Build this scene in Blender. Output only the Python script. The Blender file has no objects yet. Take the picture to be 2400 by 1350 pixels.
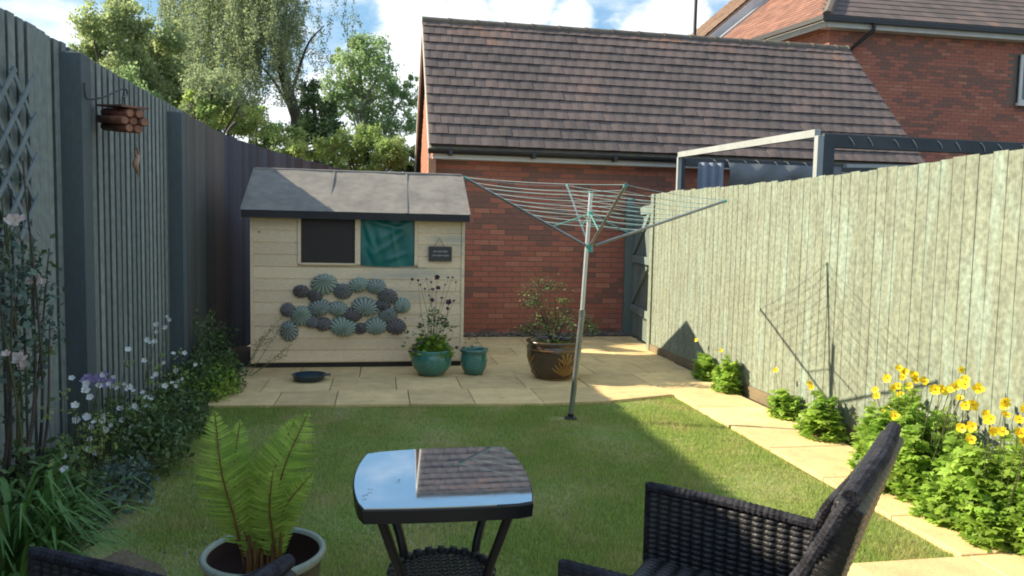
import bpy, math, random
import numpy as np
from mathutils import Vector, Matrix

random.seed(7)
rng = np.random.default_rng(7)
S = bpy.context.scene
COL = S.collection
pi = math.pi

# ------------------------------------------------------------------ camera, sky, sun, exposure
EYE = np.array([0.0, 0.0, 1.45])
YAW, PITCH, ROLL = math.radians(10.0073), math.radians(4.21047), 0.02
fwd = np.array([math.sin(YAW) * math.cos(PITCH), math.cos(YAW) * math.cos(PITCH), -math.sin(PITCH)])
_r = np.array([math.cos(YAW), -math.sin(YAW), 0.0]); _u = np.cross(_r, fwd)
rgt = _r * math.cos(ROLL) + _u * math.sin(ROLL)
upv = -_r * math.sin(ROLL) + _u * math.cos(ROLL)
cam = bpy.data.cameras.new('camera'); camo = bpy.data.objects.new('camera', cam); COL.objects.link(camo)
cam.sensor_width = 36.0; cam.lens = 36.0 * 1750 / 2400; cam.clip_start = 0.05; cam.clip_end = 500
camo.matrix_world = Matrix(((rgt[0], upv[0], -fwd[0], EYE[0]), (rgt[1], upv[1], -fwd[1], EYE[1]),
                            (rgt[2], upv[2], -fwd[2], EYE[2]), (0, 0, 0, 1)))
S.camera = camo
SUN = np.array([-1.0, 0.37, 0.655]); SUN /= np.linalg.norm(SUN)
sl = bpy.data.lights.new('sun', 'SUN'); sl.energy = 2.85; sl.angle = math.radians(0.53); sl.color = (1.0, 0.875, 0.64)
slo = bpy.data.objects.new('sun', sl); COL.objects.link(slo); slo.location = (-20, 8, 14)
slo.rotation_euler = Vector(SUN.tolist()).to_track_quat('Z', 'Y').to_euler()
S.view_settings.view_transform = 'Standard'; S.view_settings.look = 'None'
S.view_settings.exposure = 1.86; S.view_settings.gamma = 1.0
try: S.view_settings.use_curve_mapping = False
except Exception: pass
try:
    S.cycles.use_denoising = True
    S.cycles.max_bounces = 8; S.cycles.transparent_max_bounces = 8
    S.cycles.pixel_filter_type = 'BLACKMAN_HARRIS'; S.cycles.filter_width = 1.9
except Exception: pass


def ray(x, y): return fwd + rgt * (x - 1200) / 1750 - upv * (y - 675) / 1750
def atZ(x, y, z=0.0):
    d = ray(x, y); return EYE + d * (z - EYE[2]) / d[2]
def atY(x, y, Y):
    d = ray(x, y); return EYE + d * Y / d[1]
def atX(x, y, X):
    d = ray(x, y); return EYE + d * X / d[0]


W = bpy.data.worlds.new('World'); S.world = W; W.use_nodes = True
wn, wl = W.node_tree.nodes, W.node_tree.links
wn.clear()
wo = wn.new('ShaderNodeOutputWorld'); bg = wn.new('ShaderNodeBackground'); bg.inputs[1].default_value = 0.145
sky = wn.new('ShaderNodeTexSky'); sky.sky_type = 'NISHITA'; sky.sun_disc = False
sky.sun_elevation = math.asin(SUN[2]); sky.sun_rotation = math.atan2(SUN[0], SUN[1])
sky.air_density = 1.0; sky.dust_density = 1.3; sky.ozone_density = 1.2; sky.altitude = 50
tc = wn.new('ShaderNodeTexCoord')
sep = wn.new('ShaderNodeSeparateXYZ'); wl.new(tc.outputs['Generated'], sep.inputs[0])


def wmath(op, a, b=None, c=None):
    n = wn.new('ShaderNodeMath'); n.operation = op
    for i, v in enumerate((a, b, c)):
        if v is None: continue
        if isinstance(v, (int, float)): n.inputs[i].default_value = v
        else: wl.new(v, n.inputs[i])
    return n.outputs[0]


def wnoise(scale, detail, rough=0.55, stretch=(1, 1, 1.6), off=0.0):
    mp = wn.new('ShaderNodeMapping'); mp.inputs['Scale'].default_value = stretch; mp.inputs['Location'].default_value = (off, off * .7, 0)
    wl.new(tc.outputs['Generated'], mp.inputs[0])
    n = wn.new('ShaderNodeTexNoise'); n.inputs['Scale'].default_value = scale; n.inputs['Detail'].default_value = detail
    n.inputs['Roughness'].default_value = rough; wl.new(mp.outputs[0], n.inputs['Vector']); return n.outputs['Fac']


def wramp(v, lo, hi):
    n = wn.new('ShaderNodeMapRange'); n.interpolation_type = 'SMOOTHSTEP'
    n.inputs[1].default_value = lo; n.inputs[2].default_value = hi; wl.new(v, n.inputs[0]); return n.outputs[0]


OFFS = 11.3
edge = wnoise(9, 8, .6)
cum = None
for (px, py, rad) in [(955, 60, .050), (935, 120, .060), (965, 180, .050), (900, 230, .055), (1545, 52, .042), (1500, 78, .045), (1590, 80, .045), (1090, 40, .028),
                      (1240, 20, .045), (1330, 60, .035), (700, 300, .10), (1010, 240, .06), (820, 330, .08)]:
    d = ray(px, py); d = d / np.linalg.norm(d)
    vm = wn.new('ShaderNodeVectorMath'); vm.operation = 'DISTANCE'; vm.inputs[1].default_value = d.tolist()
    nm = wn.new('ShaderNodeVectorMath'); nm.operation = 'NORMALIZE'; wl.new(tc.outputs['Generated'], nm.inputs[0]); wl.new(nm.outputs[0], vm.inputs[0])
    v = wmath('SUBTRACT', 1.0, wmath('DIVIDE', vm.outputs['Value'], rad * 1.25))
    cum = v if cum is None else wmath('MAXIMUM', cum, v)
cmask = wramp(wmath('ADD', cum, wmath('MULTIPLY', wmath('SUBTRACT', edge, .5), 2.6)), -.02, .5)
wisp = wramp(wnoise(3.2, 9, .6, (1, 1, 2.6), OFFS), .43, .66)
low = wramp(sep.outputs['Z'], .30, -.02)
tot = wmath('MAXIMUM', wmath('MULTIPLY', cmask, .68), wmath('MULTIPLY', wisp, .72))
tot = wmath('MAXIMUM', tot, wmath('MULTIPLY', low, .08))
mx = wn.new('ShaderNodeMix'); mx.data_type = 'RGBA'
# soft shoulder on the physical sky so that the bright rim near the horizon does not clip
ad_ = wn.new('ShaderNodeVectorMath'); ad_.operation = 'ADD'; wl.new(sky.outputs[0], ad_.inputs[0]); ad_.inputs[1].default_value = (.8, 1.0, 1.3)
dv_ = wn.new('ShaderNodeVectorMath'); dv_.operation = 'DIVIDE'; wl.new(sky.outputs[0], dv_.inputs[0]); wl.new(ad_.outputs[0], dv_.inputs[1])
sh_ = wn.new('ShaderNodeVectorMath'); sh_.operation = 'MULTIPLY'; wl.new(dv_.outputs[0], sh_.inputs[0]); sh_.inputs[1].default_value = (.86, 1.52, 2.2)
wl.new(tot, mx.inputs[0]); wl.new(sh_.outputs[0], mx.inputs[6]); mx.inputs[7].default_value = (3.1, 3.05, 3.0, 1)
wl.new(mx.outputs[2], bg.inputs[0]); wl.new(bg.outputs[0], wo.inputs[0])

# ------------------------------------------------------------------ materials
MATS = {}


def M(name, c1, c2=None, rough=.75, nscale=3.0, lo=.35, hi=.65, bump=0.0, bscale=40.0, stretch=(1, 1, 1), tint=0.0,
      ramp=None, metal=0.0, spec=.4, transl=0.0, mark=None, coat=0.0, c3=None, n3=(14, .55, .7), mott=0.0, msc=25):
    if name in MATS: return MATS[name]
    m = bpy.data.materials.new(name); m.use_nodes = True
    nt = m.node_tree; N, L = nt.nodes, nt.links
    b = N['Principled BSDF']; out = N['Material Output']
    b.inputs['Roughness'].default_value = rough; b.inputs['Metallic'].default_value = metal
    b.inputs['Specular IOR Level'].default_value = spec; b.inputs['Coat Weight'].default_value = coat
    geo = N.new('ShaderNodeNewGeometry')
    mp = N.new('ShaderNodeMapping'); mp.inputs['Scale'].default_value = stretch; L.new(geo.outputs['Position'], mp.inputs[0])

    def noise(sc, det=6, src=mp.outputs[0]):
        n = N.new('ShaderNodeTexNoise'); n.inputs['Scale'].default_value = sc; n.inputs['Detail'].default_value = det
        L.new(src, n.inputs['Vector']); return n.outputs['Fac']

    def mr(v, a, bb, c=0.0, d=1.0):
        n = N.new('ShaderNodeMapRange'); L.new(v, n.inputs[0])
        for i, q in enumerate((a, bb, c, d)): n.inputs[i + 1].default_value = q
        return n.outputs[0]

    def mix(f, a, bb, mode='MIX'):
        n = N.new('ShaderNodeMix'); n.data_type = 'RGBA'; n.blend_type = mode
        if isinstance(f, float): n.inputs[0].default_value = f
        else: L.new(f, n.inputs[0])
        for i, q in ((6, a), (7, bb)):
            if isinstance(q, tuple): n.inputs[i].default_value = (*q, 1)
            else: L.new(q, n.inputs[i])
        return n.outputs[2]
    att = N.new('ShaderNodeAttribute'); att.attribute_name = 'tint'
    if ramp:
        rp = N.new('ShaderNodeValToRGB'); e = rp.color_ramp.elements
        while len(e) < len(ramp): e.new(.5)
        for el, (p, c) in zip(e, ramp): el.position = p; el.color = (*c, 1)
        L.new(att.outputs['Fac'], rp.inputs[0]); col = rp.outputs[0]
        if c2: col = mix(mr(noise(nscale), lo, hi), col, c2)
    else:
        col = mix(mr(noise(nscale), lo, hi), c1, c2 or c1)
    if c3: col = mix(mr(noise(n3[0], 8), n3[1], n3[2]), col, c3)
    if tint:
        cb = N.new('ShaderNodeCombineColor'); v = mr(att.outputs['Fac'], 0, 1, 1 - tint, 1 + tint)
        for i in range(3): L.new(v, cb.inputs[i])
        col = mix(1.0, col, cb.outputs[0], 'MULTIPLY')
    fine = noise(bscale * 1.7, 3)
    cb = N.new('ShaderNodeCombineColor'); v = mr(fine, .25, .75, .88, 1.12)
    for i in range(3): L.new(v, cb.inputs[i])
    col = mix(1.0, col, cb.outputs[0], 'MULTIPLY')
    if mott:
        cb = N.new('ShaderNodeCombineColor'); v = mr(noise(msc, 8, geo.outputs['Position']), .3, .7, 1 - mott, 1 + mott * .6)
        for i in range(3): L.new(v, cb.inputs[i])
        col = mix(1.0, col, cb.outputs[0], 'MULTIPLY')
    L.new(col, b.inputs['Base Color'])
    if bump:
        bp = N.new('ShaderNodeBump'); bp.inputs['Strength'].default_value = bump; bp.inputs['Distance'].default_value = .01
        L.new(noise(bscale), bp.inputs['Height']); L.new(bp.outputs[0], b.inputs['Normal'])
    if transl:
        tr = N.new('ShaderNodeBsdfTranslucent'); L.new(col, tr.inputs[0]); ms = N.new('ShaderNodeMixShader')
        ms.inputs[0].default_value = transl; L.new(b.outputs[0], ms.inputs[1]); L.new(tr.outputs[0], ms.inputs[2]); L.new(ms.outputs[0], out.inputs[0])
    MATS[name] = m
    return m


# ------------------------------------------------------------------ mesh building
class MB:
    def __init__(s): s.v = []; s.f = []; s.t = []

    def add(s, vs, fs, t=.5):
        o = len(s.v); s.v.extend([tuple(map(float, v)) for v in vs]); s.f.extend([tuple(i + o for i in f) for f in fs]); s.t.extend([t] * len(vs)); return s

    def frame_box(s, O, U, V, Wv, t=.5, ch=0.0):
        # O corner; U,V,W edge vectors (W outward); ch chamfer on the +W face
        O, U, V, Wv = map(lambda a: np.array(a, float), (O, U, V, Wv))
        if np.dot(np.cross(U, V), Wv) < 0: O = O + U; U = -U
        base = [O, O + U, O + U + V, O + V]
        if ch:
            u = U / np.linalg.norm(U) * ch; v = V / np.linalg.norm(V) * ch; w = Wv / np.linalg.norm(Wv) * ch
            mid = [p + Wv - w for p in base]
            top = [base[0] + Wv + u + v, base[1] + Wv - u + v, base[2] + Wv - u - v, base[3] + Wv + u - v]
            vs = base + mid + top
            fs = [(3, 2, 1, 0), (8, 9, 10, 11)] + [(i, (i + 1) % 4, (i + 1) % 4 + 4, i + 4) for i in range(4)] + [(i + 4, (i + 1) % 4 + 4, (i + 1) % 4 + 8, i + 8) for i in range(4)]
        else:
            vs = base + [p + Wv for p in base]
            fs = [(3, 2, 1, 0), (4, 5, 6, 7)] + [(i, (i + 1) % 4, (i + 1) % 4 + 4, i + 4) for i in range(4)]
        return s.add(vs, fs, t)

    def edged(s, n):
        # last frame_box with chamfer: sets the edge tint, low values paint shade into the edges
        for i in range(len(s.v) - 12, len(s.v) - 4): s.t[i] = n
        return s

    def box(s, a, b, t=.5, ch=0.0):
        a = np.array(a, float); b = np.array(b, float); d = b - a
        return s.frame_box(a, (d[0], 0, 0), (0, d[1], 0), (0, 0, d[2]), t, ch)

    def tube(s, pts, r, n=8, t=.5, cap=True):
        pts = [np.array(p, float) for p in pts]
        rs = r if hasattr(r, '__len__') else [r] * len(pts)
        vs = []; fs = []
        prev = None
        for i, p in enumerate(pts):
            d = pts[min(i + 1, len(pts) - 1)] - pts[max(i - 1, 0)]; d = d / (np.linalg.norm(d) + 1e-9)
            if prev is None:
                a = np.array([0, 0, 1.0]) if abs(d[2]) < .9 else np.array([1.0, 0, 0])
            else: a = prev
            x = a - d * np.dot(a, d); x /= np.linalg.norm(x) + 1e-9; y = np.cross(d, x); prev = x
            for k in range(n):
                an = 2 * pi * k / n; vs.append(p + (x * math.cos(an) + y * math.sin(an)) * rs[i])
        for i in range(len(pts) - 1):
            for k in range(n): fs.append((i * n + k, i * n + (k + 1) % n, (i + 1) * n + (k + 1) % n, (i + 1) * n + k))
        if cap:
            fs.append(tuple(reversed(range(n)))); fs.append(tuple((len(pts) - 1) * n + k for k in range(n)))
        return s.add(vs, fs, t)

    def lathe(s, prof, c=(0, 0, 0), n=32, t=.5, sx=1, sy=1):
        vs = []; fs = []
        for (r, z) in prof:
            for k in range(n):
                a = 2 * pi * k / n; vs.append((c[0] + r * sx * math.cos(a), c[1] + r * sy * math.sin(a), c[2] + z))
        for i in range(len(prof) - 1):
            for k in range(n): fs.append((i * n + k, i * n + (k + 1) % n, (i + 1) * n + (k + 1) % n, (i + 1) * n + k))
        return s.add(vs, fs, t)

    def build(s, name, mat, parent=None, smooth=False):
        me = bpy.data.meshes.new(name); me.from_pydata(s.v, [], s.f); me.update()
        a = me.attributes.new('tint', 'FLOAT', 'POINT'); a.data.foreach_set('value', s.t)
        if smooth: me.polygons.foreach_set('use_smooth', [True] * len(me.polygons))
        me.materials.append(mat)
        return link(name, me, parent)


def link(name, me, parent=None):
    o = bpy.data.objects.new(name, me); COL.objects.link(o)
    if parent is not None:
        o.parent = parent
        o.matrix_parent_inverse = parent.matrix_basis.inverted()
    return o


def npmesh(name, V, k, mat, parent=None, tint=None, smooth=False):
    """V (n*k,3) verts, faces of k consecutive verts"""
    n = len(V) // k
    me = bpy.data.meshes.new(name); me.vertices.add(n * k); me.vertices.foreach_set('co', np.ascontiguousarray(V, dtype=np.float32).ravel())
    me.loops.add(n * k); me.loops.foreach_set('vertex_index', np.arange(n * k, dtype=np.int32))
    me.polygons.add(n); me.polygons.foreach_set('loop_start', np.arange(0, n * k, k, dtype=np.int32))
    try: me.polygons.foreach_set('loop_total', np.full(n, k, dtype=np.int32))
    except Exception: pass
    me.update(calc_edges=True)
    a = me.attributes.new('tint', 'FLOAT', 'POINT')
    a.data.foreach_set('value', np.ascontiguousarray(tint if tint is not None else np.full(n * k, .5), dtype=np.float32))
    me.materials.append(mat)
    return link(name, me, parent)


def tag(o, label=None, cat=None, group=None, kind=None):
    if label: o['label'] = label
    if cat: o['category'] = cat
    if group: o['group'] = group
    if kind: o['kind'] = kind
    return o


def thing(name, label, cat, loc=(0, 0, 0), group=None, kind=None):
    o = bpy.data.objects.new(name, None); COL.objects.link(o); o.location = loc; o.empty_display_size = .1
    o.matrix_basis = Matrix.Translation(Vector([float(c) for c in loc]))
    return tag(o, label, cat, group, kind)


def struct(name): return thing(name, None, None, kind='structure')


def curve(pts, n):
    """Catmull-Rom through pts"""
    P = [np.array(p, float) for p in pts]; P = [2 * P[0] - P[1]] + P + [2 * P[-1] - P[-2]]; out = []
    m = len(P) - 3
    for j in range(n + 1):
        u = j / n * m; i = min(int(u), m - 1); t = u - i
        a, b, c, d = P[i:i + 4]
        out.append(.5 * ((2 * b) + (-a + c) * t + (2 * a - 5 * b + 4 * c - d) * t * t + (-a + 3 * b - 3 * c + d) * t ** 3))
    return out


def rdir(n, up=0.0):
    d = rng.normal(size=(n, 3)); d[:, 2] += up; return d / (np.linalg.norm(d, axis=1, keepdims=True) + 1e-9)


def leaves(P, size, aspect=.5, up=.3, droop=0.0, D=None):
    """diamond leaves: returns quads verts (n*4,3). D = leaf direction"""
    n = len(P); size = np.broadcast_to(np.asarray(size, float), (n,))[:, None]
    D = rdir(n) if D is None else D
    if droop: D = D + np.array([0, 0, -droop]); D /= np.linalg.norm(D, axis=1, keepdims=True)
    Nn = rdir(n, up * 3); Sd = np.cross(D, Nn); Sd /= np.linalg.norm(Sd, axis=1, keepdims=True) + 1e-9
    Nn = np.cross(Sd, D)
    w = size * aspect * .5
    a = P; b = P + D * size * .45 + Sd * w + Nn * size * .08; c = P + D * size; d = P + D * size * .45 - Sd * w + Nn * size * .08
    return np.stack([a, b, c, d], 1).reshape(-1, 3)


def lobed(P, size, up=1.0, spread=.8):
    """three-lobed leaves facing up/out"""
    n = len(P); Nn = rdir(n, up * 2.5); D = rdir(n); D -= Nn * (D * Nn).sum(1, keepdims=True); D /= np.linalg.norm(D, axis=1, keepdims=True)
    Sd = np.cross(D, Nn); size = np.broadcast_to(np.asarray(size, float), (n,))[:, None]
    out = []
    for a, l in ((0, 1.0), (spread, .8), (-spread, .8), (spread * 2, .5), (-spread * 2, .5)):
        d = D * math.cos(a) + Sd * math.sin(a); s = np.cross(d, Nn)
        w = size * l * .24
        out.append(np.stack([P, P + d * size * l * .6 + s * w - Nn * size * .04, P + d * size * l - Nn * size * .12, P + d * size * l * .6 - s * w - Nn * size * .04], 1))
    return np.stack(out, 1).reshape(-1, 3)


def ptint(n, k, lo=0, hi=1): return np.repeat(rng.uniform(lo, hi, n), k)


def vnoise(x, y, seed=0):
    """cheap smooth value noise 0..1"""
    xi, yi = math.floor(x), math.floor(y); xf, yf = x - xi, y - yi
    def h(a, b): return (math.sin(a * 127.1 + b * 311.7 + seed * 74.7) * 43758.5453) % 1.0
    xf = xf * xf * (3 - 2 * xf); yf = yf * yf * (3 - 2 * yf)
    return (h(xi, yi) * (1 - xf) + h(xi + 1, yi) * xf) * (1 - yf) + (h(xi, yi + 1) * (1 - xf) + h(xi + 1, yi + 1) * xf) * yf


# colours
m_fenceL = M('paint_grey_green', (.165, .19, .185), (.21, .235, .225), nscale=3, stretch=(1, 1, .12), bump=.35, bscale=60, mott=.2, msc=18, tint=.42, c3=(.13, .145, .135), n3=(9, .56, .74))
m_post = M('paint_slate', (.075, .098, .112), (.10, .125, .135), stretch=(1, 1, .2), bump=.2, tint=.1)
m_fenceD = M('bare_dark_wood', (.038, .070, .100), (.055, .084, .112), nscale=3, stretch=(1, 1, .1), bump=.3, bscale=50, tint=.35)
m_fenceO = M('weathered_olive_wood', (.105, .11, .105), (.135, .13, .115), nscale=3, stretch=(1, 1, .1), bump=.3, bscale=50, tint=.25)
m_fenceR = M('paint_pale_green', (.245, .275, .21), (.20, .22, .17), nscale=20, lo=.36, hi=.66, stretch=(1, 1, .13), bump=.6, bscale=110, tint=.09, rough=.9,
             c3=(.28, .35, .30), n3=(13, .52, .72), mott=.32, msc=30)
m_stain = M('stained_board', (.22, .17, .10), (.13, .11, .08), bump=.4)
m_slab = M('sand_slab', (.76, .555, .285), (.67, .49, .25), nscale=2.5, bump=.35, bscale=45, tint=.13, rough=.9, mott=.13, msc=7, c3=(.47, .36, .19), n3=(11, .58, .8))
m_joint = M('joint_mortar', (.23, .19, .12), (.16, .13, .085), nscale=8)
m_soil = M('soil', (.055, .04, .028), (.10, .075, .05), nscale=6, bump=1, bscale=30)
m_lawn = M('lawn_soil', (.20, .28, .08), (.36, .31, .16), nscale=2.2, bump=1, bscale=60)
m_grass = M('grass_blade', (.355, .45, .125), (.56, .50, .23), nscale=2.3, lo=.50, hi=.76, tint=.42, transl=.58, rough=.6, spec=.3, c3=(.62, .52, .30), n3=(5.5, .62, .75))
m_ground = M('rough_ground', (.08, .09, .04), (.13, .11, .07), nscale=1, bump=.5)
BR = [(0, (.215, .11, .09)), (.2, (.25, .115, .087)), (.36, (.32, .125, .088)), (.6, (.39, .135, .092)), (1, (.46, .19, .125))]
m_brick = M('brick', (0, 0, 0), None, ramp=BR, rough=.85, bump=.4, bscale=60)
m_mortar = M('mortar', (.20, .155, .125), (.15, .12, .10), nscale=20, rough=.95, bump=.4)
TL = [(0, (.092, .074, .072)), (.35, (.14, .108, .102)), (.7, (.18, .130, .118)), (.9, (.25, .145, .11)), (1, (.34, .17, .105))]
m_tile = M('roof_tile', (0, 0, 0), (.105, .085, .08), ramp=TL, nscale=1.6, lo=.45, hi=.75, rough=.9, bump=.4, bscale=50)
m_tileP = M('roof_tile_warm', (.26, .125, .09), (.21, .11, .085), nscale=4, tint=.22, rough=.9, bump=.3, bscale=30)
m_ridge = M('ridge_tile', (.11, .09, .075), (.16, .13, .10), nscale=8, tint=.1, bump=.4, c3=(.14, .15, .06), n3=(6, .60, .7))
m_black = M('black_plastic', (.012, .013, .015), (.02, .02, .022), rough=.4, spec=.5)
m_white = M('white_paint', (.62, .61, .58), (.55, .54, .52), nscale=4, rough=.5)
m_pergw = M('pergola_white', (.35, .37, .375), (.30, .32, .32), nscale=5, rough=.5)
m_lilac = M('white_board', (.55, .55, .58), (.48, .48, .52), rough=.6)
m_shed = M('cream_paint', (.85, .68, .48), (.75, .60, .42), nscale=2.5, stretch=(.3, 1, 1.5), bump=.25, bscale=40, tint=.06, rough=.7, c3=(.50, .46, .37), n3=(3.2, .56, .75))
m_felt = M('roof_felt', (.20, .185, .175), (.26, .24, .215), nscale=3, bump=.6, bscale=150, rough=.95, mott=.18, msc=11)
m_fascia = M('dark_fascia', (.018, .018, .022), (.03, .028, .03), rough=.6)
m_dark = M('dark_sheet', (.028, .022, .022), (.04, .03, .028), nscale=2, rough=.45)
m_tarp = M('green_tarp', (.0, .155, .135), (.0, .115, .11), nscale=3, rough=.28, spec=.6)
m_slate = M('slate', (.045, .048, .048), (.065, .065, .06), rough=.6)
m_chalk = M('chalk', (.40, .43, .46), rough=.9)
m_twine = M('twine', (.22, .18, .12))
m_teal = M('teal_glaze', (.055, .215, .185), (.035, .14, .13), nscale=6, rough=.22, spec=.6, tint=.25, c3=(.11, .26, .21), n3=(15, .55, .75), coat=.4)
m_brown = M('brown_glaze', (.045, .028, .020), (.075, .042, .022), nscale=5, rough=.25, spec=.6, coat=.4)
m_ochre = M('ochre_pattern', (.27, .15, .035), (.17, .085, .025), nscale=9, rough=.3, coat=.3)
m_blue = M('blue_glaze', (.010, .032, .055), (.018, .045, .07), rough=.25, spec=.6)
m_alu = M('aluminium_tube', (.30, .31, .31), (.20, .21, .21), nscale=6, rough=.38, metal=.75)
m_tealp = M('teal_plastic', (.10, .33, .29), rough=.5)
m_line = M('clothes_line', (.22, .40, .42), (.36, .46, .47), nscale=4, rough=.6)
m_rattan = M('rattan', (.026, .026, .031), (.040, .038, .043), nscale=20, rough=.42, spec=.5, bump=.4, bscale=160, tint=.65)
m_rattanD = M('rattan_backing', (.006, .006, .008), rough=.8)
m_weather = M('rattan_worn', (.014, .014, .019), (.04, .04, .052), nscale=35, rough=.7, spec=.15, bump=.5, bscale=140)
m_frame = M('dark_frame', (.012, .012, .015), (.02, .02, .022), rough=.35)
m_potc = M('cream_rim', (.32, .37, .31), (.25, .30, .26), rough=.35)
m_poto = M('olive_pot', (.10, .085, .045), (.06, .065, .05), nscale=5, rough=.4)
m_poti = M('pot_inside', (.035, .016, .014), rough=.7)
m_fern = M('fern_leaf', (.30, .47, .09), (.42, .54, .11), nscale=6, tint=.25, transl=.5, rough=.5)
m_rachis = M('fern_stalk', (.19, .10, .03), (.13, .055, .02), nscale=20)
m_leafd = M('leaf_dark', (.075, .135, .05), (.12, .185, .065), nscale=6, tint=.45, transl=.25, rough=.55)
m_leafg = M('leaf_fresh', (.25, .42, .065), (.35, .50, .085), nscale=6, tint=.4, transl=.5, rough=.5)
m_leafb = M('leaf_bluegreen', (.14, .20, .165), (.10, .16, .13), nscale=8, tint=.4, transl=.25, rough=.55)
m_leafo = M('leaf_olive', (.16, .18, .05), (.22, .21, .09), nscale=6, tint=.4, transl=.35)
m_leafy = M('leaf_yellowish', (.40, .50, .16), (.30, .42, .15), nscale=1.2, tint=.3, transl=.5)
m_leafbi = M('leaf_birch', (.24, .31, .17), (.33, .39, .21), nscale=.6, tint=.4, transl=.55)
m_leafaz = M('leaf_left_tree', (.38, .46, .22), (.31, .39, .19), nscale=.6, tint=.3, transl=.6)
m_leafr = M('leaf_right_tree', (.26, .39, .17), (.32, .43, .20), nscale=.7, tint=.35, transl=.55)
m_pale = M('leaf_cream', (.42, .40, .22), (.30, .32, .14), nscale=10, tint=.2, transl=.3)
m_blade = M('strap_leaf', (.08, .18, .045), (.11, .23, .06), nscale=5, tint=.4, transl=.3, rough=.4)
m_stem = M('plant_stem', (.07, .10, .035), (.10, .09, .05), tint=.2)
m_bark = M('bark', (.09, .075, .06), (.05, .04, .035), nscale=6, bump=.6)
m_barkp = M('bark_pale', (.30, .29, .26), (.12, .11, .10), nscale=5, bump=.5)
m_rosew = M('rose_petal', (.72, .64, .60), (.66, .55, .52), nscale=15, rough=.6, transl=.2)
m_wht = M('white_petal', (.68, .70, .70), rough=.6, transl=.25)
m_lil = M('lilac_petal', (.28, .22, .42), rough=.6, transl=.2)
m_purp = M('purple_petal', (.045, .012, .035), (.07, .02, .05), rough=.6)
m_yel = M('yellow_petal', (.90, .74, .03), (.90, .64, .02), nscale=20, rough=.5, transl=.3, tint=.12)
m_ora = M('orange_eye', (.65, .26, .01), rough=.6)
m_log = M('reddish_log', (.26, .10, .065), (.14, .055, .04), nscale=14, stretch=(1, .3, 1), bump=.5, rough=.5, tint=.3)
m_logend = M('cut_wood', (.36, .17, .11), (.24, .10, .065), nscale=20)
m_pink = M('pink_ornament', (.42, .26, .20), (.30, .18, .14), nscale=14)
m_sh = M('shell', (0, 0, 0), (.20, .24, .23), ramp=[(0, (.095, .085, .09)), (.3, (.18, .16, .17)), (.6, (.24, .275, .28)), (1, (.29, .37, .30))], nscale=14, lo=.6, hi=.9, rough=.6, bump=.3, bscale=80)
m_canvas = M('grey_canvas', (.14, .15, .165), (.18, .19, .205), nscale=3, rough=.8)
m_curt = M('blue_curtain', (.28, .31, .40), (.22, .25, .33), nscale=3, rough=.85)
m_beamd = M('dark_beam', (.04, .048, .056), (.06, .068, .075), rough=.6)
m_bulb = M('string_light_cord', (.42, .43, .42), rough=.4)
m_peb = M('pebble', (.19, .165, .13), (.12, .10, .085), nscale=12, tint=.55, rough=.8)
m_glass = M('window_glass', (.03, .045, .05), (.05, .07, .08), nscale=2, rough=.08, spec=.8)
m_bit = M('dead_leaf', (.16, .07, .03), (.08, .04, .02))
m_trel = M('trellis_wood', (.20, .24, .26), (.15, .19, .21), nscale=10, bump=.2)
# black glass table top: strong mirror reflection under dust
mg = bpy.data.materials.new('table_glass'); mg.use_nodes = True
nt = mg.node_tree; b_ = nt.nodes['Principled BSDF']
b_.inputs['Base Color'].default_value = (.62, .66, .70, 1); b_.inputs['Metallic'].default_value = .92
g_ = nt.nodes.new('ShaderNodeNewGeometry'); n_ = nt.nodes.new('ShaderNodeTexNoise'); n_.inputs['Scale'].default_value = 28; n_.inputs['Detail'].default_value = 8
nt.links.new(g_.outputs['Position'], n_.inputs['Vector'])
r_ = nt.nodes.new('ShaderNodeMapRange'); r_.inputs[1].default_value = .3; r_.inputs[2].default_value = .8; r_.inputs[3].default_value = .015; r_.inputs[4].default_value = .05
nt.links.new(n_.outputs['Fac'], r_.inputs[0]); nt.links.new(r_.outputs[0], b_.inputs['Roughness'])

# ------------------------------------------------------------------ the ground
gm = MB(); gm.add([(-150, -40, -.09), (150, -40, -.09), (150, 260, -.09), (-150, 260, -.09)], [(0, 1, 2, 3)])
tag(gm.build('ground', m_ground), kind='structure')
LX0, LX1, LY0 = -1.40, 2.66, 2.955
EDGE = [(-1.40, 6.34), (1.45, 6.17), (2.00, 6.22), (2.66, 6.42)]   # far edge of the lawn


def edgeY(x):
    for (a, b), (c, d) in zip(EDGE, EDGE[1:]):
        if x <= c: return b + (d - b) * (x - a) / (c - a)
    return EDGE[-1][1]


gm = MB(); xs = np.linspace(LX0 - .12, LX1 + .01, 60); ys = np.linspace(0, 1, 50)
vs = [(x, LY0 - .01 + (edgeY(min(max(x, LX0), LX1)) + .01 - LY0) * t, -.030 + .006 * math.sin(x * 5) * math.cos(t * 9)) for t in ys for x in xs]
gm.add(vs, [(j * 60 + i, j * 60 + i + 1, (j + 1) * 60 + i + 1, (j + 1) * 60 + i) for j in range(49) for i in range(59)])
lawn = tag(gm.build('lawn', m_lawn, smooth=True), kind='structure')
# grass blades
nb = 300000
bx = rng.uniform(LX0 - .05, LX1, nb); by = rng.uniform(0, 1, nb) ** 1.15
ey = np.interp(bx, [e[0] for e in EDGE], [e[1] for e in EDGE]); by = LY0 + (ey - LY0) * by
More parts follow.
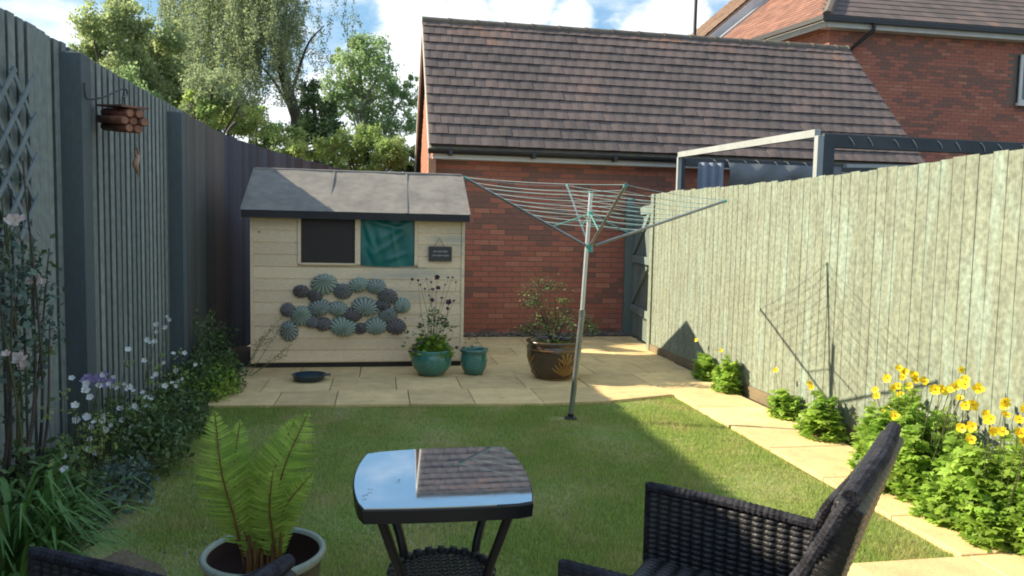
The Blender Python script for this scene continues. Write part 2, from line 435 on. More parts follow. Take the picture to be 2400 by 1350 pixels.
# wandering left edge and a bare patch in the near left corner
wob = LX0 + .05 * np.sin(by * 5.1) + .03 * np.sin(by * 13)
bare = np.exp(-(((bx + 1.16) / .24) ** 2 + ((by - 3.25) / .30) ** 2)) + .8 * np.exp(-(((bx + 1.3) / .16) ** 2 + ((by - 3.8) / .6) ** 2)) \
    + .9 * np.exp(-(((bx - 1.44) / .13) ** 2 + ((by - 5.73) / .07) ** 2))
pt = .5 + .5 * np.sin(bx * 3.1 + 1.7 * np.sin(by * 2.3)) * np.sin(by * 2.9 + 1.3 * np.sin(bx * 2.1))
keep = (bx > wob) & (rng.random(nb) > bare * 1.25) & (rng.random(nb) < .62 + .38 * pt)
bx, by, pt = bx[keep], by[keep], pt[keep]; nb = len(bx)
an = rng.uniform(0, 2 * pi, nb); ln = rng.uniform(.014, .034, nb) * (.75 + .4 * pt); lean = rng.uniform(.1, .95, nb); wd = rng.uniform(.0016, .0030, nb)
P = np.stack([bx, by, np.full(nb, -.031)], 1); D = np.stack([np.cos(an), np.sin(an), np.zeros(nb)], 1); Q = np.stack([-np.sin(an), np.cos(an), np.zeros(nb)], 1)
Z = np.array([0, 0, 1.0])
V = np.stack([P - Q * wd[:, None], P + Q * wd[:, None], P + D * (ln * lean * .9)[:, None] + Z * (ln)[:, None]], 1).reshape(-1, 3)
gr = npmesh('grass', V, 3, m_grass, tint=np.repeat(np.clip(rng.normal(.5, .28, nb), 0, 1), 3))
tag(gr, 'short mown green grass with dry patches on the lawn', 'grass', kind='stuff')

gm = MB(); cc_ = (-1.16, 3.22); ring_ = [(cc_[0] + (.22 + .09 * math.sin(a * 3) + .05 * math.cos(a * 7)) * math.cos(a), cc_[1] + (.28 + .07 * math.sin(a * 5 + 1)) * math.sin(a) * (.62 if math.sin(a) < 0 else 1), -.021) for a in np.linspace(0, 2 * pi, 40)[:-1]]
gm.add([(cc_[0], cc_[1], -.016)] + ring_, [(0, i + 1, (i + 1) % 39 + 1) for i in range(39)])
tag(gm.build('bare_soil', M('bare_soil', (.16, .115, .08), (.22, .17, .11), nscale=9, bump=1, bscale=40), smooth=True), kind='structure')
# soil of the borders
gm = MB(); n = 40
vs = []; fs = []
for j in range(n):
    y = 1.2 + (9.6 - 1.2) * j / (n - 1)
    for i in range(8): vs.append((-1.95 + .62 * i / 7, y, -.02 + .02 * random.random() - (.02 if i == 7 else 0)))
fs = [(j * 8 + i, j * 8 + i + 1, (j + 1) * 8 + i + 1, (j + 1) * 8 + i) for j in range(n - 1) for i in range(7)]
gm.add(vs, fs); tag(gm.build('flower_bed', m_soil, smooth=True), kind='structure')
gm = MB(); gm.add([(3.27, -1, -.018), (3.36, -1, -.018), (3.36, 8.9, -.018), (3.27, 8.9, -.018)], [(0, 1, 2, 3)])
tag(gm.build('soil_strip', m_soil), kind='structure')

# patio and path: base sheets, each slab a part
patio = struct('patio'); path = struct('path')
gm = MB(); gm.add([(-1.4, 6.34, -.026), (1.45, 6.17, -.026), (2.66, 6.42, -.026), (3.27, 6.42, -.026), (3.6, 8.9, -.026), (3.7, 10.3, -.026), (-1.4, 10.3, -.026)], [(0, 1, 2, 3, 4, 5, 6)])
gm.build('joint_bed', m_joint, patio)
gm = MB(); gm.add([(2.66, 2.6, -.0265), (3.27, 2.6, -.0265), (3.27, 6.42, -.0265), (2.66, 6.42, -.0265)], [(0, 1, 2, 3)]); gm.build('joint_bed', m_joint, path)
terr = struct('terrace')
gm = MB(); gm.add([(-1.5, -.8, -.027), (3.34, -.8, -.027), (3.34, 2.955, -.027), (-1.5, 2.955, -.027)], [(0, 1, 2, 3)]); gm.build('joint_bed', m_joint, terr)


def slab(parent, quad, g=.0035):
    q = [np.array(p, float) for p in quad]; c = sum(q) / 4; t = random.random(); dz = random.uniform(-.0015, .0015)
    sh = [p + (c - p) / np.linalg.norm(c - p) * g * 1.5 for p in q]; inn = [p + (c - p) / np.linalg.norm(c - p) * .008 for p in sh]
    vs = [(p[0], p[1], -.03) for p in sh] + [(p[0], p[1], -.003 + dz) for p in sh] + [(p[0], p[1], dz) for p in inn]
    fs = [(8, 9, 10, 11)] + [(i, (i + 1) % 4, (i + 1) % 4 + 4, i + 4) for i in range(4)] + [(i + 4, (i + 1) % 4 + 4, (i + 1) % 4 + 8, i + 8) for i in range(4)]
    MB().add(vs, fs, t).build('paving_slab', m_slab, parent)


rows = [(None, 6.82, [-1.4, -.86, -.37, .25, .80, 1.39, 2.02, 2.66, 3.27]), (6.82, 7.45, [-1.4, -1.05, -.45, .15, .75, 1.36, 1.97, 2.6, 3.29]),
        (7.45, 8.06, [-1.4, -.8, -.2, .4, 1.02, 1.62, 2.22, 2.82, 3.33]), (8.06, 8.68, [.7, 1.28, 1.88, 2.5, 3.1, 3.36]),
        (8.68, 9.3, [.7, 1.02, 1.62, 2.22, 2.82, 3.44]), (9.3, 9.95, [.7, 1.28, 1.88, 2.5, 3.1, 3.52]), (9.95, 10.22, [.7, 1.3, 1.9, 2.5, 3.1, 3.56])]
for y0, y1, xs in rows:
    for a, b in zip(xs, xs[1:]):
        ya = edgeY(a) if y0 is None else y0; yb = edgeY(b) if y0 is None else y0
        if a >= 2.6 and y0 is None: ya = yb = 6.42
        slab(patio, [(a, ya), (b, yb), (b, y1), (a, y1)])
py = [2.955, 3.44, 4.06, 4.70, 5.32, 5.90, 6.42]
for a, b in zip(py, py[1:]): slab(path, [(2.665, a), (3.275, a), (3.275, b), (2.665, b)])
ty = 2.95
k = 0
while ty > -.6:
    x = 3.30 - (k % 2) * .3
    slab(terr, [(x, ty - .6), (3.34, ty - .6), (3.34, ty), (x, ty)]) if x < 3.2 else None
    while x > -1.3:
        slab(terr, [(x - .6, ty - .6), (x, ty - .6), (x, ty), (x - .6, ty)]); x -= .6
    ty -= .6; k += 1

# pebbles at the foot of the brick wall and a few on the bed
def pebbles(name, n, fx, label, smin=.012, smax=.032):
    V = []; T = []
    base = np.array([(1, 0, 0), (0, 1, 0), (-1, 0, 0), (0, -1, 0), (0, 0, 1), (0, 0, -1)], float)
    fcs = [(0, 1, 4), (1, 2, 4), (2, 3, 4), (3, 0, 4), (1, 0, 5), (2, 1, 5), (3, 2, 5), (0, 3, 5)]
    for i in range(n):
        c = np.array(fx()); s = random.uniform(smin, smax) * np.array([1, random.uniform(.6, 1), random.uniform(.4, .7)]); a = random.uniform(0, pi)
        Rm = np.array([[math.cos(a), -math.sin(a), 0], [math.sin(a), math.cos(a), 0], [0, 0, 1]])
        p = (base * s) @ Rm.T + c + np.array([0, 0, s[2] * .4])
        t = random.random()
        for f in fcs: V.extend(p[list(f)]); T.extend([t] * 3)
    o = npmesh(name, np.array(V), 3, m_peb, tint=np.array(T)); return tag(o, label, 'gravel', kind='stuff')


gm = MB(); gm.add([(.7, 10.2, -.03), (3.7, 10.2, -.03), (3.7, 10.6, -.01), (.7, 10.6, -.01)], [(0, 1, 2, 3)]); tag(gm.build('gravel_strip', m_soil), kind='structure')
pebbles('gravel', 2600, lambda: (random.uniform(.9, 3.6), random.uniform(10.21, 10.55), random.uniform(-.03, .02)), 'grey brown pebbles along the foot of the brick wall')
pebbles('scattered_stones', 46, lambda: (random.gauss(-1.0, .22), random.gauss(3.3, .3), -.03), 'small pale stones scattered on the bare lawn corner', .006, .014)

# ------------------------------------------------------------------ left fence
lf = thing('wooden_fence', 'tall slate green painted fence in shade along the left flower bed', 'fence', (-1.85, 5, 0))
XF = -1.85; ZF = 2.50
y = -.6
while y < 7.42:
    w = random.uniform(.104, .112); t = random.random(); z1 = ZF + random.uniform(-.006, .006) + (y - 5) * .006; fw = random.uniform(.058, .068)
    if 4.36 < y < 4.5: fw = .100
    a = .05 + random.uniform(-.03, .03)
    MB().frame_box((XF - .004, y, .04), (math.sin(a) * fw, math.cos(a) * fw, 0), (0, 0, z1 - .04), (.028, 0, 0), .45 + .5 * t, .003).edged(-.45).build('board', m_fenceL, lf)  # edge tint far below the face: shade painted into the board edges
    MB().frame_box((XF - .036, y + .045, .04), (0, .095, 0), (0, 0, z1 - .045), (.016, 0, 0), .2, .002).build('board', M('rear_board_gap_shade', (.045, .052, .055), (.065, .07, .07), nscale=4, stretch=(1, 1, .1), bump=.3), lf)  # rear boards coloured near black, painting in the shade of the gaps
    y += w
for (ya, yb, yw) in ((2.42, 2.68, 0), (4.46, 4.89, 0), (6.55, 7.10, 0)):
    # post stands proud of the boards: near face dark, side face lighter
    MB().box((XF - .02, yb - .14, 0), (-1.71, yb, ZF - .06), .4, .006).build('post', m_post, lf)
MB().box((XF - .05, -.6, -.08), (XF - .021, 7.45, .16)).build('gravel_board', m_post, lf)
for zz in (.5, 1.3, 2.2): MB().box((XF - .08, -.6, zz), (XF - .04, 7.45, zz + .07)).build('rail', m_post, lf)
# darker fence beyond, bending behind the shed
df = thing('boundary_fence', 'dark unpainted purple brown fence bending away behind the shed', 'fence', (-1.8, 9, 0))
pl = [(-1.86, 7.45), (-1.86, 8.3), (-1.80, 9.3), (-1.62, 10.4), (-1.35, 11.6), (-1.02, 12.8), (-.6, 14.0), (0.1, 15.6)]
cur = curve([(a, b, 0) for a, b in pl], 300); acc = 0; last = cur[0]; bi = 0
for p in cur[1:]:
    L = np.linalg.norm(p - last)
    if L > .115:
        d = (p - last) / L; nrm = np.array([d[1], -d[0], 0]); z1 = 2.53 + random.uniform(-.01, .01)
        o0 = last + nrm * -.01; U = d * L * 1.04 + nrm * .014
        MB().frame_box((o0[0], o0[1], -.07), U, (0, 0, z1 + .07), nrm * .016, random.random(), .002).build('board', m_fenceO if p[1] < 9.2 else m_fenceD, df)
        last = p; bi += 1
MB().box((-1.93, 9.28, 0), (-1.83, 9.38, 2.45)).build('post', m_fenceD, df)
# trellis
tr = thing('trellis', 'pale diagonal wooden trellis fixed to the near end of the left fence', 'trellis', (-1.80, 3.6, 1.4))
for i in range(10):
    for s in (1, -1):
        y0 = 2.7 + i * .20; z0 = 1.38 if s > 0 else 2.22; y1 = y0 + .80; z1 = 2.22 if s > 0 else 1.38
        x = -1.780 if s > 0 else -1.790
        t0 = 0; t1 = min(1, (4.32 - y0) / .80)
        if t1 <= .12: continue
        a = np.array([x, y0, z0]); bb = a + (np.array([x, y1, z1]) - a) * t1; d = (bb - a); dn = d / np.linalg.norm(d)
        MB().frame_box(a, d, np.cross(dn, [1, 0, 0]) * .028, (.008, 0, 0), .5).build('lath', m_trel, tr)

# ------------------------------------------------------------------ right fence + gate
rf = thing('wooden_fence', 'pale green weathered fence in full sun along the right path', 'fence', (3.36, 4, 0))
XR = 3.36; y = -1.0
while y < 8.86:
    w = random.uniform(.094, .108); w = min(w, 8.9 - y); t = random.random(); a = .035 + random.uniform(-.015, .015)
    U = np.array([math.sin(a) * w, math.cos(a) * w, 0]) * 1.06; z1 = 1.955 + random.uniform(-.008, .008) + .02 * math.sin(y * .9)
    if y + w * 1.06 > 8.9: U *= (8.9 - y) / (w * 1.06)
    MB().frame_box((XR + .004 - math.sin(a) * w, y, .09), U, (0, random.uniform(-.002, .002), z1 - .09), np.array([-math.cos(a), math.sin(a), 0]) * .004, .3 + .4 * t, .0015).edged(.35).build('board', m_fenceR, rf)
    y += w
MB().box((XR - .012, -1, -.03), (XR + .02, 8.9, .088)).build('gravel_board', m_stain, rf)
for zz in (.4, 1.1, 1.75): MB().box((XR + .022, -1, zz), (XR + .06, 8.9, zz + .07)).build('rail', m_fenceR, rf)
MB().box((XR - .02, 8.903, 0), (XR + .08, 9.0, 1.97), .4, .004).build('post', m_fenceR, rf)
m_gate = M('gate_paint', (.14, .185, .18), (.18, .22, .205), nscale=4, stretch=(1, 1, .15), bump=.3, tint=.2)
gt = thing('garden_gate', 'braced grey green garden gate in shade between brick garage and right fence', 'gate', (3.52, 9.6, 0))
G0 = np.array([3.40, 9.02, .05]); G1 = np.array([3.60, 10.34, .05]); gd = G1 - G0; gl = np.linalg.norm(gd); gu = gd / gl; gn = np.array([-gu[1], gu[0], 0])
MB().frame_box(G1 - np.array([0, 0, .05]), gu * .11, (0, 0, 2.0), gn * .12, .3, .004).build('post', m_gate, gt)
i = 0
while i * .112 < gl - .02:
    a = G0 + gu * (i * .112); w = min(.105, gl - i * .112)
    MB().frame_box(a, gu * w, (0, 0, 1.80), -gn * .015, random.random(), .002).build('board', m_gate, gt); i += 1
for zz in (.32, 1.02, 1.68):
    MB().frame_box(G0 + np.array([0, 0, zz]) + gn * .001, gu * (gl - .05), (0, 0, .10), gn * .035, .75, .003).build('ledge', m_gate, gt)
for z0, z1 in ((.42, 1.02), (1.12, 1.68)):
    a = G0 + gu * (gl - .12) + gn * .002 + np.array([0, 0, z0]); b = G0 + gu * .12 + gn * .002 + np.array([0, 0, z1])
    d = b - a; dn = d / np.linalg.norm(d); v = np.cross(gn, dn); v = v if v[2] > 0 else -v
    MB().frame_box(a, d, v * .09, gn * .03, .75, .003).build('brace', m_gate, gt)
MB().frame_box(G0 + gu * .1 + np.array([0, 0, 1.0]) + gn * .036, gu * .16, (0, 0, .025), gn * .012).build('latch', m_black, gt)

# ------------------------------------------------------------------ brick walls
BW, BH = .2255, .075


def brick_variants(wid, nrm, udir, dep=.10):
    out = []
    for i in range(8):
        t = (i + .5) / 8
        out.append(t)
    return out


def brick_wall(parent, O, U, N, L, H, skip=None, limit=300, prio=None, tf=None, name='brick', seed=0):
    """O lower-left, U unit along, N unit outward. Bricks proud 5 mm of a mortar face."""
    O, U, N = (np.array(a, float) for a in (O, U, N)); Zv = np.array([0, 0, 1.0])
    lst = []
    rows = int(H / BH)
    for r in range(rows):
        off = -(r % 2) * BW / 2; c = 0
        while True:
            a = off + c * BW; b = a + BW - .010; c += 1
            if a > L - .02: break
            a = max(a, 0.0); b = min(b, L)
            if b - a < .03: continue
            z = r * BH
            if skip and skip(a, b, z, z + BH): continue
            t = tf(a, z) if tf else .5
            lst.append((a, b, z, t))
    if prio: lst.sort(key=prio)
    meshes = {}; rest = MB()
    for i, (a, b, z, t) in enumerate(lst):
        if i < limit:
            w = round(b - a, 3); tq = min(7, max(0, int(t * 8))); key = (w, tq)
            if key not in meshes:
                m = MB().frame_box((0, 0, 0), U * w, Zv * (BH - .010), N * .012, (tq + .5) / 8, .002)
                me = bpy.data.meshes.new(name); me.from_pydata(m.v, [], m.f); me.update()
                at = me.attributes.new('tint', 'FLOAT', 'POINT'); at.data.foreach_set('value', m.t); me.materials.append(m_brick); meshes[key] = me
            p = O + U * a + Zv * z - N * .007
            o = bpy.data.objects.new(name, meshes[key]); COL.objects.link(o); o.location = p.tolist(); o.parent = parent
            o.matrix_parent_inverse = parent.matrix_basis.inverted()
        else:
            rest.frame_box(O + U * a + Zv * z - N * .007, U * (b - a), Zv * (BH - .010), N * .012, t)
    if rest.v:
        tag(rest.build('brickwork', m_brick, parent), kind='stuff')


def tf_wall(seed, dark=.42):
    def f(a, z):
        n = vnoise(a * 1.6 + seed, z * 3.2, seed); n2 = vnoise(a * 4.5 + seed, z * 9, seed + 3)
        t = .62 + .22 * (random.random() - .5)
        if n * .6 + n2 * .4 > 1 - dark and random.random() < .72: t = random.uniform(.05, .28)
        elif random.random() < .06: t = random.uniform(.1, .3)
        elif random.random() < .1: t = .95
        return t
    return f


# ------------------------------------------------------------------ garage
GY = 10.55; EX0, EX1 = .64, 8.2; EY, EZ = 10.30, 2.60; RY, RZ = 12.45, 4.85; BY = 14.6; WX0, WX1 = .735, 8.12
ga = thing('brick_garage', 'red brick garage with long brown tiled roof behind the shed', 'garage', (4.4, 12.4, 0))
gm = MB()
gm.add([(WX0, GY, -.05), (WX1, GY, -.05), (WX1, GY, 2.62), (WX0, GY, 2.62)], [(0, 1, 2, 3)])
gm.add([(WX0, GY, -.05), (WX0, BY, -.05), (WX0, BY, 2.6), (WX0, RY, RZ - .08), (WX0, GY, 2.62)], [(4, 3, 2, 1, 0)])
gm.add([(WX1, GY, -.05), (WX1, BY, -.05), (WX1, BY, 2.6), (WX1, RY, RZ - .08), (WX1, GY, 2.62)], [(0, 1, 2, 3, 4)])
gm.add([(WX0, BY, -.05), (WX1, BY, -.05), (WX1, BY, 2.62), (WX0, BY, 2.62)], [(3, 2, 1, 0)])
gm.build('wall', m_mortar, ga)
tfw = tf_wall(1)


def skipg(a, b, z, z1):
    x0, x1 = a + WX0, b + WX0
    if z1 > 2.56: return True
    if x1 < 1.0 and z < 1.6: return True          # behind the shed
    if x0 > 3.9 and z < 1.75: return True         # behind the fence
    return False


brick_wall(ga, (WX0, GY, 0), (1, 0, 0), (0, -1, 0), WX1 - WX0, 2.62, skipg, 300,
           prio=lambda q: abs(q[0] + WX0 - 2.15) * .75 + abs(q[2] - 1.35), tf=tfw)
brick_wall(ga, (WX0, BY, 0), (0, -1, 0), (-1, 0, 0), BY - GY, 4.6,
           lambda a, b, z, z1: z < 1.2 or (z1 > 2.6 + (RZ - 2.7) * (1 - abs((BY - (a + b) / 2) - RY) / (BY - RY)) - .1), 0, tf=lambda a, z: .85 + .15 * random.random())
sl_v = np.array([0, RY - EY, RZ - EZ]); SLn = np.linalg.norm(sl_v); sv = sl_v / SLn; nv = np.array([0, -sv[2], sv[1]])


def tile_field(parent, O, U, SV, NV, L, SL, gauge, tw, th, limit, tf, mat, name='tile', over=1.35, prio=None):
    O, U, SV, NV = (np.array(a, float) for a in (O, U, SV, NV)); rows = max(1, int(round(SL / gauge))); g = SL / rows
    meshes = {}; rest = MB(); lst = []
    for r in range(rows):
        c = 0; off = -(r % 2) * tw / 2
        while True:
            a = off + c * tw; b = a + tw - .004; c += 1
            if a > L - .02: break
            a = max(a, 0); b = min(b, L)
            if b - a < .02: continue
            lst.append((r, a, b))
    if prio: lst.sort(key=prio)
    for i, (r, a, b) in enumerate(lst):
        t = min(.999, max(0, tf(a, r / rows))); last = r == rows - 1
        lift = random.choice((0, 0, .002, .004, -.002))
        w = b - a; ln = g * (1.0 if last else over); tail = th * .25
        # each tile: thick nose lifted at the bottom, lying down on the course above its head
        def verts(p):
            A = p + NV * (th * .35 + lift) + SV * .03; Bp = p + U * w + NV * (th * .35 + lift) + SV * .03; top = SV * ln - NV * th * .55
            cb = NV * .004; mid = p + U * w / 2 + NV * (th * 1.55 + lift) + cb
            A2 = p + NV * (th * 1.55 + lift); B2 = p + U * w + NV * (th * 1.55 + lift)
            return [A, Bp, B2, mid, A2, A2 + top, mid + top, B2 + top, Bp + top, A + top]
        fs = [(0, 1, 2, 3, 4), (4, 3, 6, 5), (3, 2, 7, 6), (1, 8, 7, 2), (0, 4, 5, 9)]
        if i < limit:
            tq = int(t * 10); key = (round(w, 3), tq, last, lift)
            if key not in meshes:
                me = bpy.data.meshes.new(name); me.from_pydata([tuple(v) for v in verts(np.zeros(3))], [], fs); me.update()
                at = me.attributes.new('tint', 'FLOAT', 'POINT'); at.data.foreach_set('value', [(tq + .5) / 10] * 10); me.materials.append(mat); meshes[key] = me
            o = bpy.data.objects.new(name, meshes[key]); COL.objects.link(o); o.location = (O + U * a + SV * (r * g)).tolist(); o.parent = parent
            o.matrix_parent_inverse = parent.matrix_basis.inverted()
        else: rest.add(verts(O + U * a + SV * (r * g)), fs, t)
    if rest.v: tag(rest.build('tiling', mat, parent), kind='stuff')


def tf_roof(a, f):
    n = vnoise(a * 1.3, f * 5, 5)
    t = .28 + .35 * n + random.uniform(-.14, .14)
    if f > .72: t += (f - .62) * 1.1 * vnoise(a * 2.3, f * 4, 8) * 1.2
    if random.random() < .04: t += .15
    return t


deck = MB()
deck.frame_box((EX0 + .02, EY, EZ - .06), (EX1 - EX0 - .04, 0, 0), sl_v - sv * .02, nv * .05)
deck.frame_box((EX0 + .02, BY + .25, EZ - .06), (EX1 - EX0 - .04, 0, 0), np.array([0, RY - BY - .25, RZ - EZ]), (0, .03, .04))
deck.build('roof', m_ridge, ga)
tile_field(ga, (EX0, EY, EZ - .01), (1, 0, 0), sv, nv, EX1 - EX0, SLn, SLn / 14, .178, .044, 300, tf_roof, m_tile, prio=lambda q: q[0] * .35 + abs(q[1] - 3.0) * .8)
x = EX0 - .01
while x < EX1 - .02:
    L = min(.46, EX1 - x); pts = []
    mbr = MB(); n = 10
    for e, (xx, rr) in enumerate(((x, .118), (x + L * .9, .112), (x + L * .9, .125), (x + L - .004, .125))):
        for k in range(n + 1):
            an = pi * (-.12 + 1.24 * k / n); mbr.v.append((xx, RY + rr * math.cos(an), RZ - .03 + rr * .8 * math.sin(an))); mbr.t.append(random.random() * .2 + .4)
    for e in range(3):
        for k in range(n): mbr.f.append((e * (n + 1) + k, e * (n + 1) + k + 1, (e + 1) * (n + 1) + k + 1, (e + 1) * (n + 1) + k))
    mbr.f.append(tuple(range(n, -1, -1))); mbr.f.append(tuple(3 * (n + 1) + k for k in range(n + 1)))
    mbr.build('ridge_tile', m_ridge, ga); x += .46
MB().box((EX0 + .05, EY + .02, EZ - .155), (EX1 - .05, EY + .045, EZ - .045)).build('fascia', m_white, ga)
MB().box((EX0 + .05, EY + .047, EZ - .15), (EX1 - .05, GY - .003, EZ - .135)).build('soffit', m_white, ga)
gut = MB(); n = 10
for xx in (EX0 - .02, EX1 + .02):
    for k in range(n + 1):
        an = pi + pi * k / n; gut.v.append((xx, EY - .045 + .058 * math.cos(an), EZ - .035 + .062 * math.sin(an))); gut.t.append(.5)
gut.f = [(k, k + 1, n + 1 + k + 1, n + 1 + k) for k in range(n)] + [tuple(range(n + 1)), tuple(range(2 * n + 1, n, -1))]
gu_o = gut.build('gutter', m_black, ga, smooth=False)
for xx in (.9, 2.05, 3.22, 4.4, 5.6, 6.8, 7.9): MB().box((xx, EY - .108, EZ - .115), (xx + .05, EY + .018, EZ - .02), .5, .004).build('gutter_bracket', m_black, ga)
# verge board on the left gable, sunlit side
for (ya, za, yb, zb) in ((EY, EZ, RY, RZ), (BY + .25, EZ, RY, RZ)):
    d = np.array([0, yb - ya, zb - za])
    MB().frame_box((EX0 - .012, ya, za - .16), d, (0, 0, .15), (.03, 0, 0)).build('bargeboard', m_white, ga)
MB().box((EX0 - .01, EY + .0, EZ - .42), (EX0 + .09, EY + .25, EZ - .16)).build('eaves_box', M('terracotta_end', (.42, .22, .14), (.36, .19, .12)), ga)

# ------------------------------------------------------------------ house at the right
ho = thing('brick_house', 'large brick house with hipped tiled roof rising behind the garage', 'house', (12, 18, 0))
HC = np.array([9.47, 15.0]); HS = np.array([8.99, 17.0]); HB = np.array([8.55, 18.9]); HZ = 6.05
gm = MB()
gm.add([(HC[0], HC[1], -.05), (17, 14.9, -.05), (17, 14.9, HZ), (HC[0], HC[1], HZ)], [(0, 1, 2, 3)])
gm.add([(HC[0], HC[1], -.05), (HB[0], HB[1], -.05), (HB[0], HB[1], HZ), (HC[0], HC[1], HZ)], [(3, 2, 1, 0)])
gm.add([(17, 14.9, -.05), (17, 22, -.05), (17, 22, HZ), (17, 14.9, HZ)], [(0, 1, 2, 3)])
gm.add([(HB[0], HB[1], -.05), (17, 22, -.05), (17, 22, HZ), (HB[0], HB[1], HZ)], [(3, 2, 1, 0)])
gm.build('wall', m_mortar, ho)
hu = np.array([17 - HC[0], 14.9 - 15.0, 0]); hL = np.linalg.norm(hu); hu /= hL; hn = np.array([hu[1], -hu[0], 0])
wz = 1.35  # bottom of built bricks
wa = atY(2378, 245, 14.95)[0] - HC[0]


def skiph(a, b, z, z1): return z + wz > HZ - .12 or (b > wa - .02 and 4.55 < z + wz < 5.68 and a < wa + 1.3) or a > 6.4


brick_wall(ho, (HC[0], HC[1], wz), hu, hn, hL, HZ - wz, skiph, 300, prio=lambda q: abs(q[0] - 2.3) * .5 + abs(q[2] + wz - 5.0), tf=tf_wall(4, .5))
sd = np.array([HB[0] - HC[0], HB[1] - HC[1], 0]); sL = np.linalg.norm(sd); sd /= sL; sn = np.array([-sd[1], sd[0], 0])
brick_wall(ho, (HC[0], HC[1], 4.0), sd, sn, sL, HZ - 4.0, lambda a, b, z, z1: z > 2.0, 0, tf=lambda a, z: .8 + .2 * random.random())
# window
wx = HC[0] + wa
win = MB().box((wx, 14.88, 4.60), (wx + 1.2, 14.93, 5.66)).build('window', m_glass, ho)
for bx_ in ((wx - .0, wx + .07), (wx + .58, wx + .64), (wx + 1.13, wx + 1.2)): MB().box((bx_[0], 14.845, 4.60), (bx_[1], 14.878, 5.66)).build('window_frame', m_white, win)
for bz in ((4.60, 4.67), (5.59, 5.66)): MB().box((wx + .072, 14.847, bz[0]), (wx + 1.128, 14.877, bz[1])).build('window_frame', m_white, win)
MB().box((wx - .05, 14.80, 4.53), (wx + 1.25, 14.87, 4.597)).build('window_sill', m_white, ho)
# roof: front slope and left slope meeting in a hip
pit = math.radians(38); fo = .30
A0 = np.array([HC[0] - fo * .9, HC[1] - fo, HZ + .08]); A1 = np.array([17.3, 14.9 - fo, HZ + .08]); B0 = np.array([HB[0] - fo - .05, HB[1], HZ + .08])
fu = (A1 - A0) / np.linalg.norm(A1 - A0); fsv = np.array([-fu[1] * math.cos(pit), fu[0] * math.cos(pit), math.sin(pit)]); fnv = np.cross(fu, fsv)
lu = (B0 - A0) / np.linalg.norm(B0 - A0); lsv = np.array([lu[1] * math.cos(pit), -lu[0] * math.cos(pit), math.sin(pit)]); lnv = np.cross(lsv, lu)
# hip line direction: intersection of planes
hd = np.cross(fnv, lnv); hd = hd if hd[2] > 0 else -hd; hd /= np.linalg.norm(hd)
top = 3.3 / hd[2]; Hp = A0 + hd * top
rm = MB()
rm.add([A0, A1, A1 + fsv * 5.4, Hp], [(0, 1, 2, 3)])
rm.add([A0, B0, B0 + lsv * 5.4, Hp], [(3, 2, 1, 0)])
rm.build('roof', m_ridge, ho)


def slope_tiles(O, U, SV, NV, L, rows, g, tw, th, hipk, mat, limit, tf, Lend=None):
    lst = []
    for r in range(rows):
        s0 = hipk * r * g; off = -(r % 2) * tw / 2; c = 0
        while True:
            a = off + c * tw; c += 1
            if a > L: break
            b = min(a + tw - .004, L); a = max(a, s0)
            if b - a < .03: continue
            lst.append((r, a, b))
    lst.sort(key=lambda q: q[0] * .3 + q[1] * .6)
    rest = MB()
    for i, (r, a, b) in enumerate(lst):
        p = O + U * a + SV * r * g; w = b - a; t = tf(a, r / rows)
        A = p + NV * th * .5; B = A + U * w; T = SV * g * 1.3 - NV * th * .5
        vs = [A, B, B + NV * th, A + NV * th, A + NV * th + T, B + NV * th + T, A + T, B + T]; fs = [(0, 1, 2, 3), (3, 2, 5, 4), (1, 7, 5, 2), (0, 3, 4, 6)]
        if i < limit: MB().add(vs, fs, t).build('tile', mat, ho)
        else: rest.add(vs, fs, t)
    tag(rest.build('tiling', mat, ho), kind='stuff')


hk = np.dot(hd, fu) / np.dot(hd, fsv); lk = np.dot(hd, lu) / np.dot(hd, lsv)
slope_tiles(A0, fu, fsv, fnv, np.linalg.norm(A1 - A0), 15, .27, .26, .030, hk, m_tile, 200, lambda a, f: .45 + random.uniform(-.3, .35))
slope_tiles(A0, lu, lsv, lnv, np.linalg.norm(B0 - A0), 22, .18, .20, .022, lk, m_tileP, 0, lambda a, f: random.random())
MB().tube([A0 - hd * .05 + np.array([0, 0, .03]), Hp + np.array([0, 0, .03])], .10, 8).build('hip_ridge', m_ridge, ho)
MB().frame_box(A0 + np.array([-.04, -.07, -.10]), fu * 8, (0, .11, 0), (0, 0, .10), .5, .01).build('gutter', m_black, ho)
MB().frame_box(A0 + np.array([-.04, -.07, -.10]), lu * 4.2, sn * .11, (0, 0, .10), .5, .01).build('gutter', m_black, ho)
MB().frame_box(A0 + np.array([.05, .05, -.20]), fu * 7.8, (0, .02, 0), (0, 0, .16)).build('fascia', m_white, ho)
MB().frame_box(A0 + np.array([.04, .06, -.20]), lu * 4.1, sn * .02, (0, 0, .16)).build('fascia', m_white, ho)
MB().frame_box(A0 + np.array([.05, .075, -.19]), fu * 7.8, (0, .24, 0), (0, 0, .02)).build('soffit', m_white, ho)
dp = A0 + fu * 1.08
MB().tube([dp + np.array([0, -.02, -.08]), dp + np.array([-.0, -.02, -.22]), dp + np.array([-.38, .22, -.62]), dp + np.array([-.38, .22, -3.6])], .045, 8).build('downpipe', m_black, ho)
# white verge of the left slope
MB().frame_box(B0 + lu * .02 + lnv * .02, lsv * 5.3, lu * .05, lnv * .06).build('verge', m_white, ho)

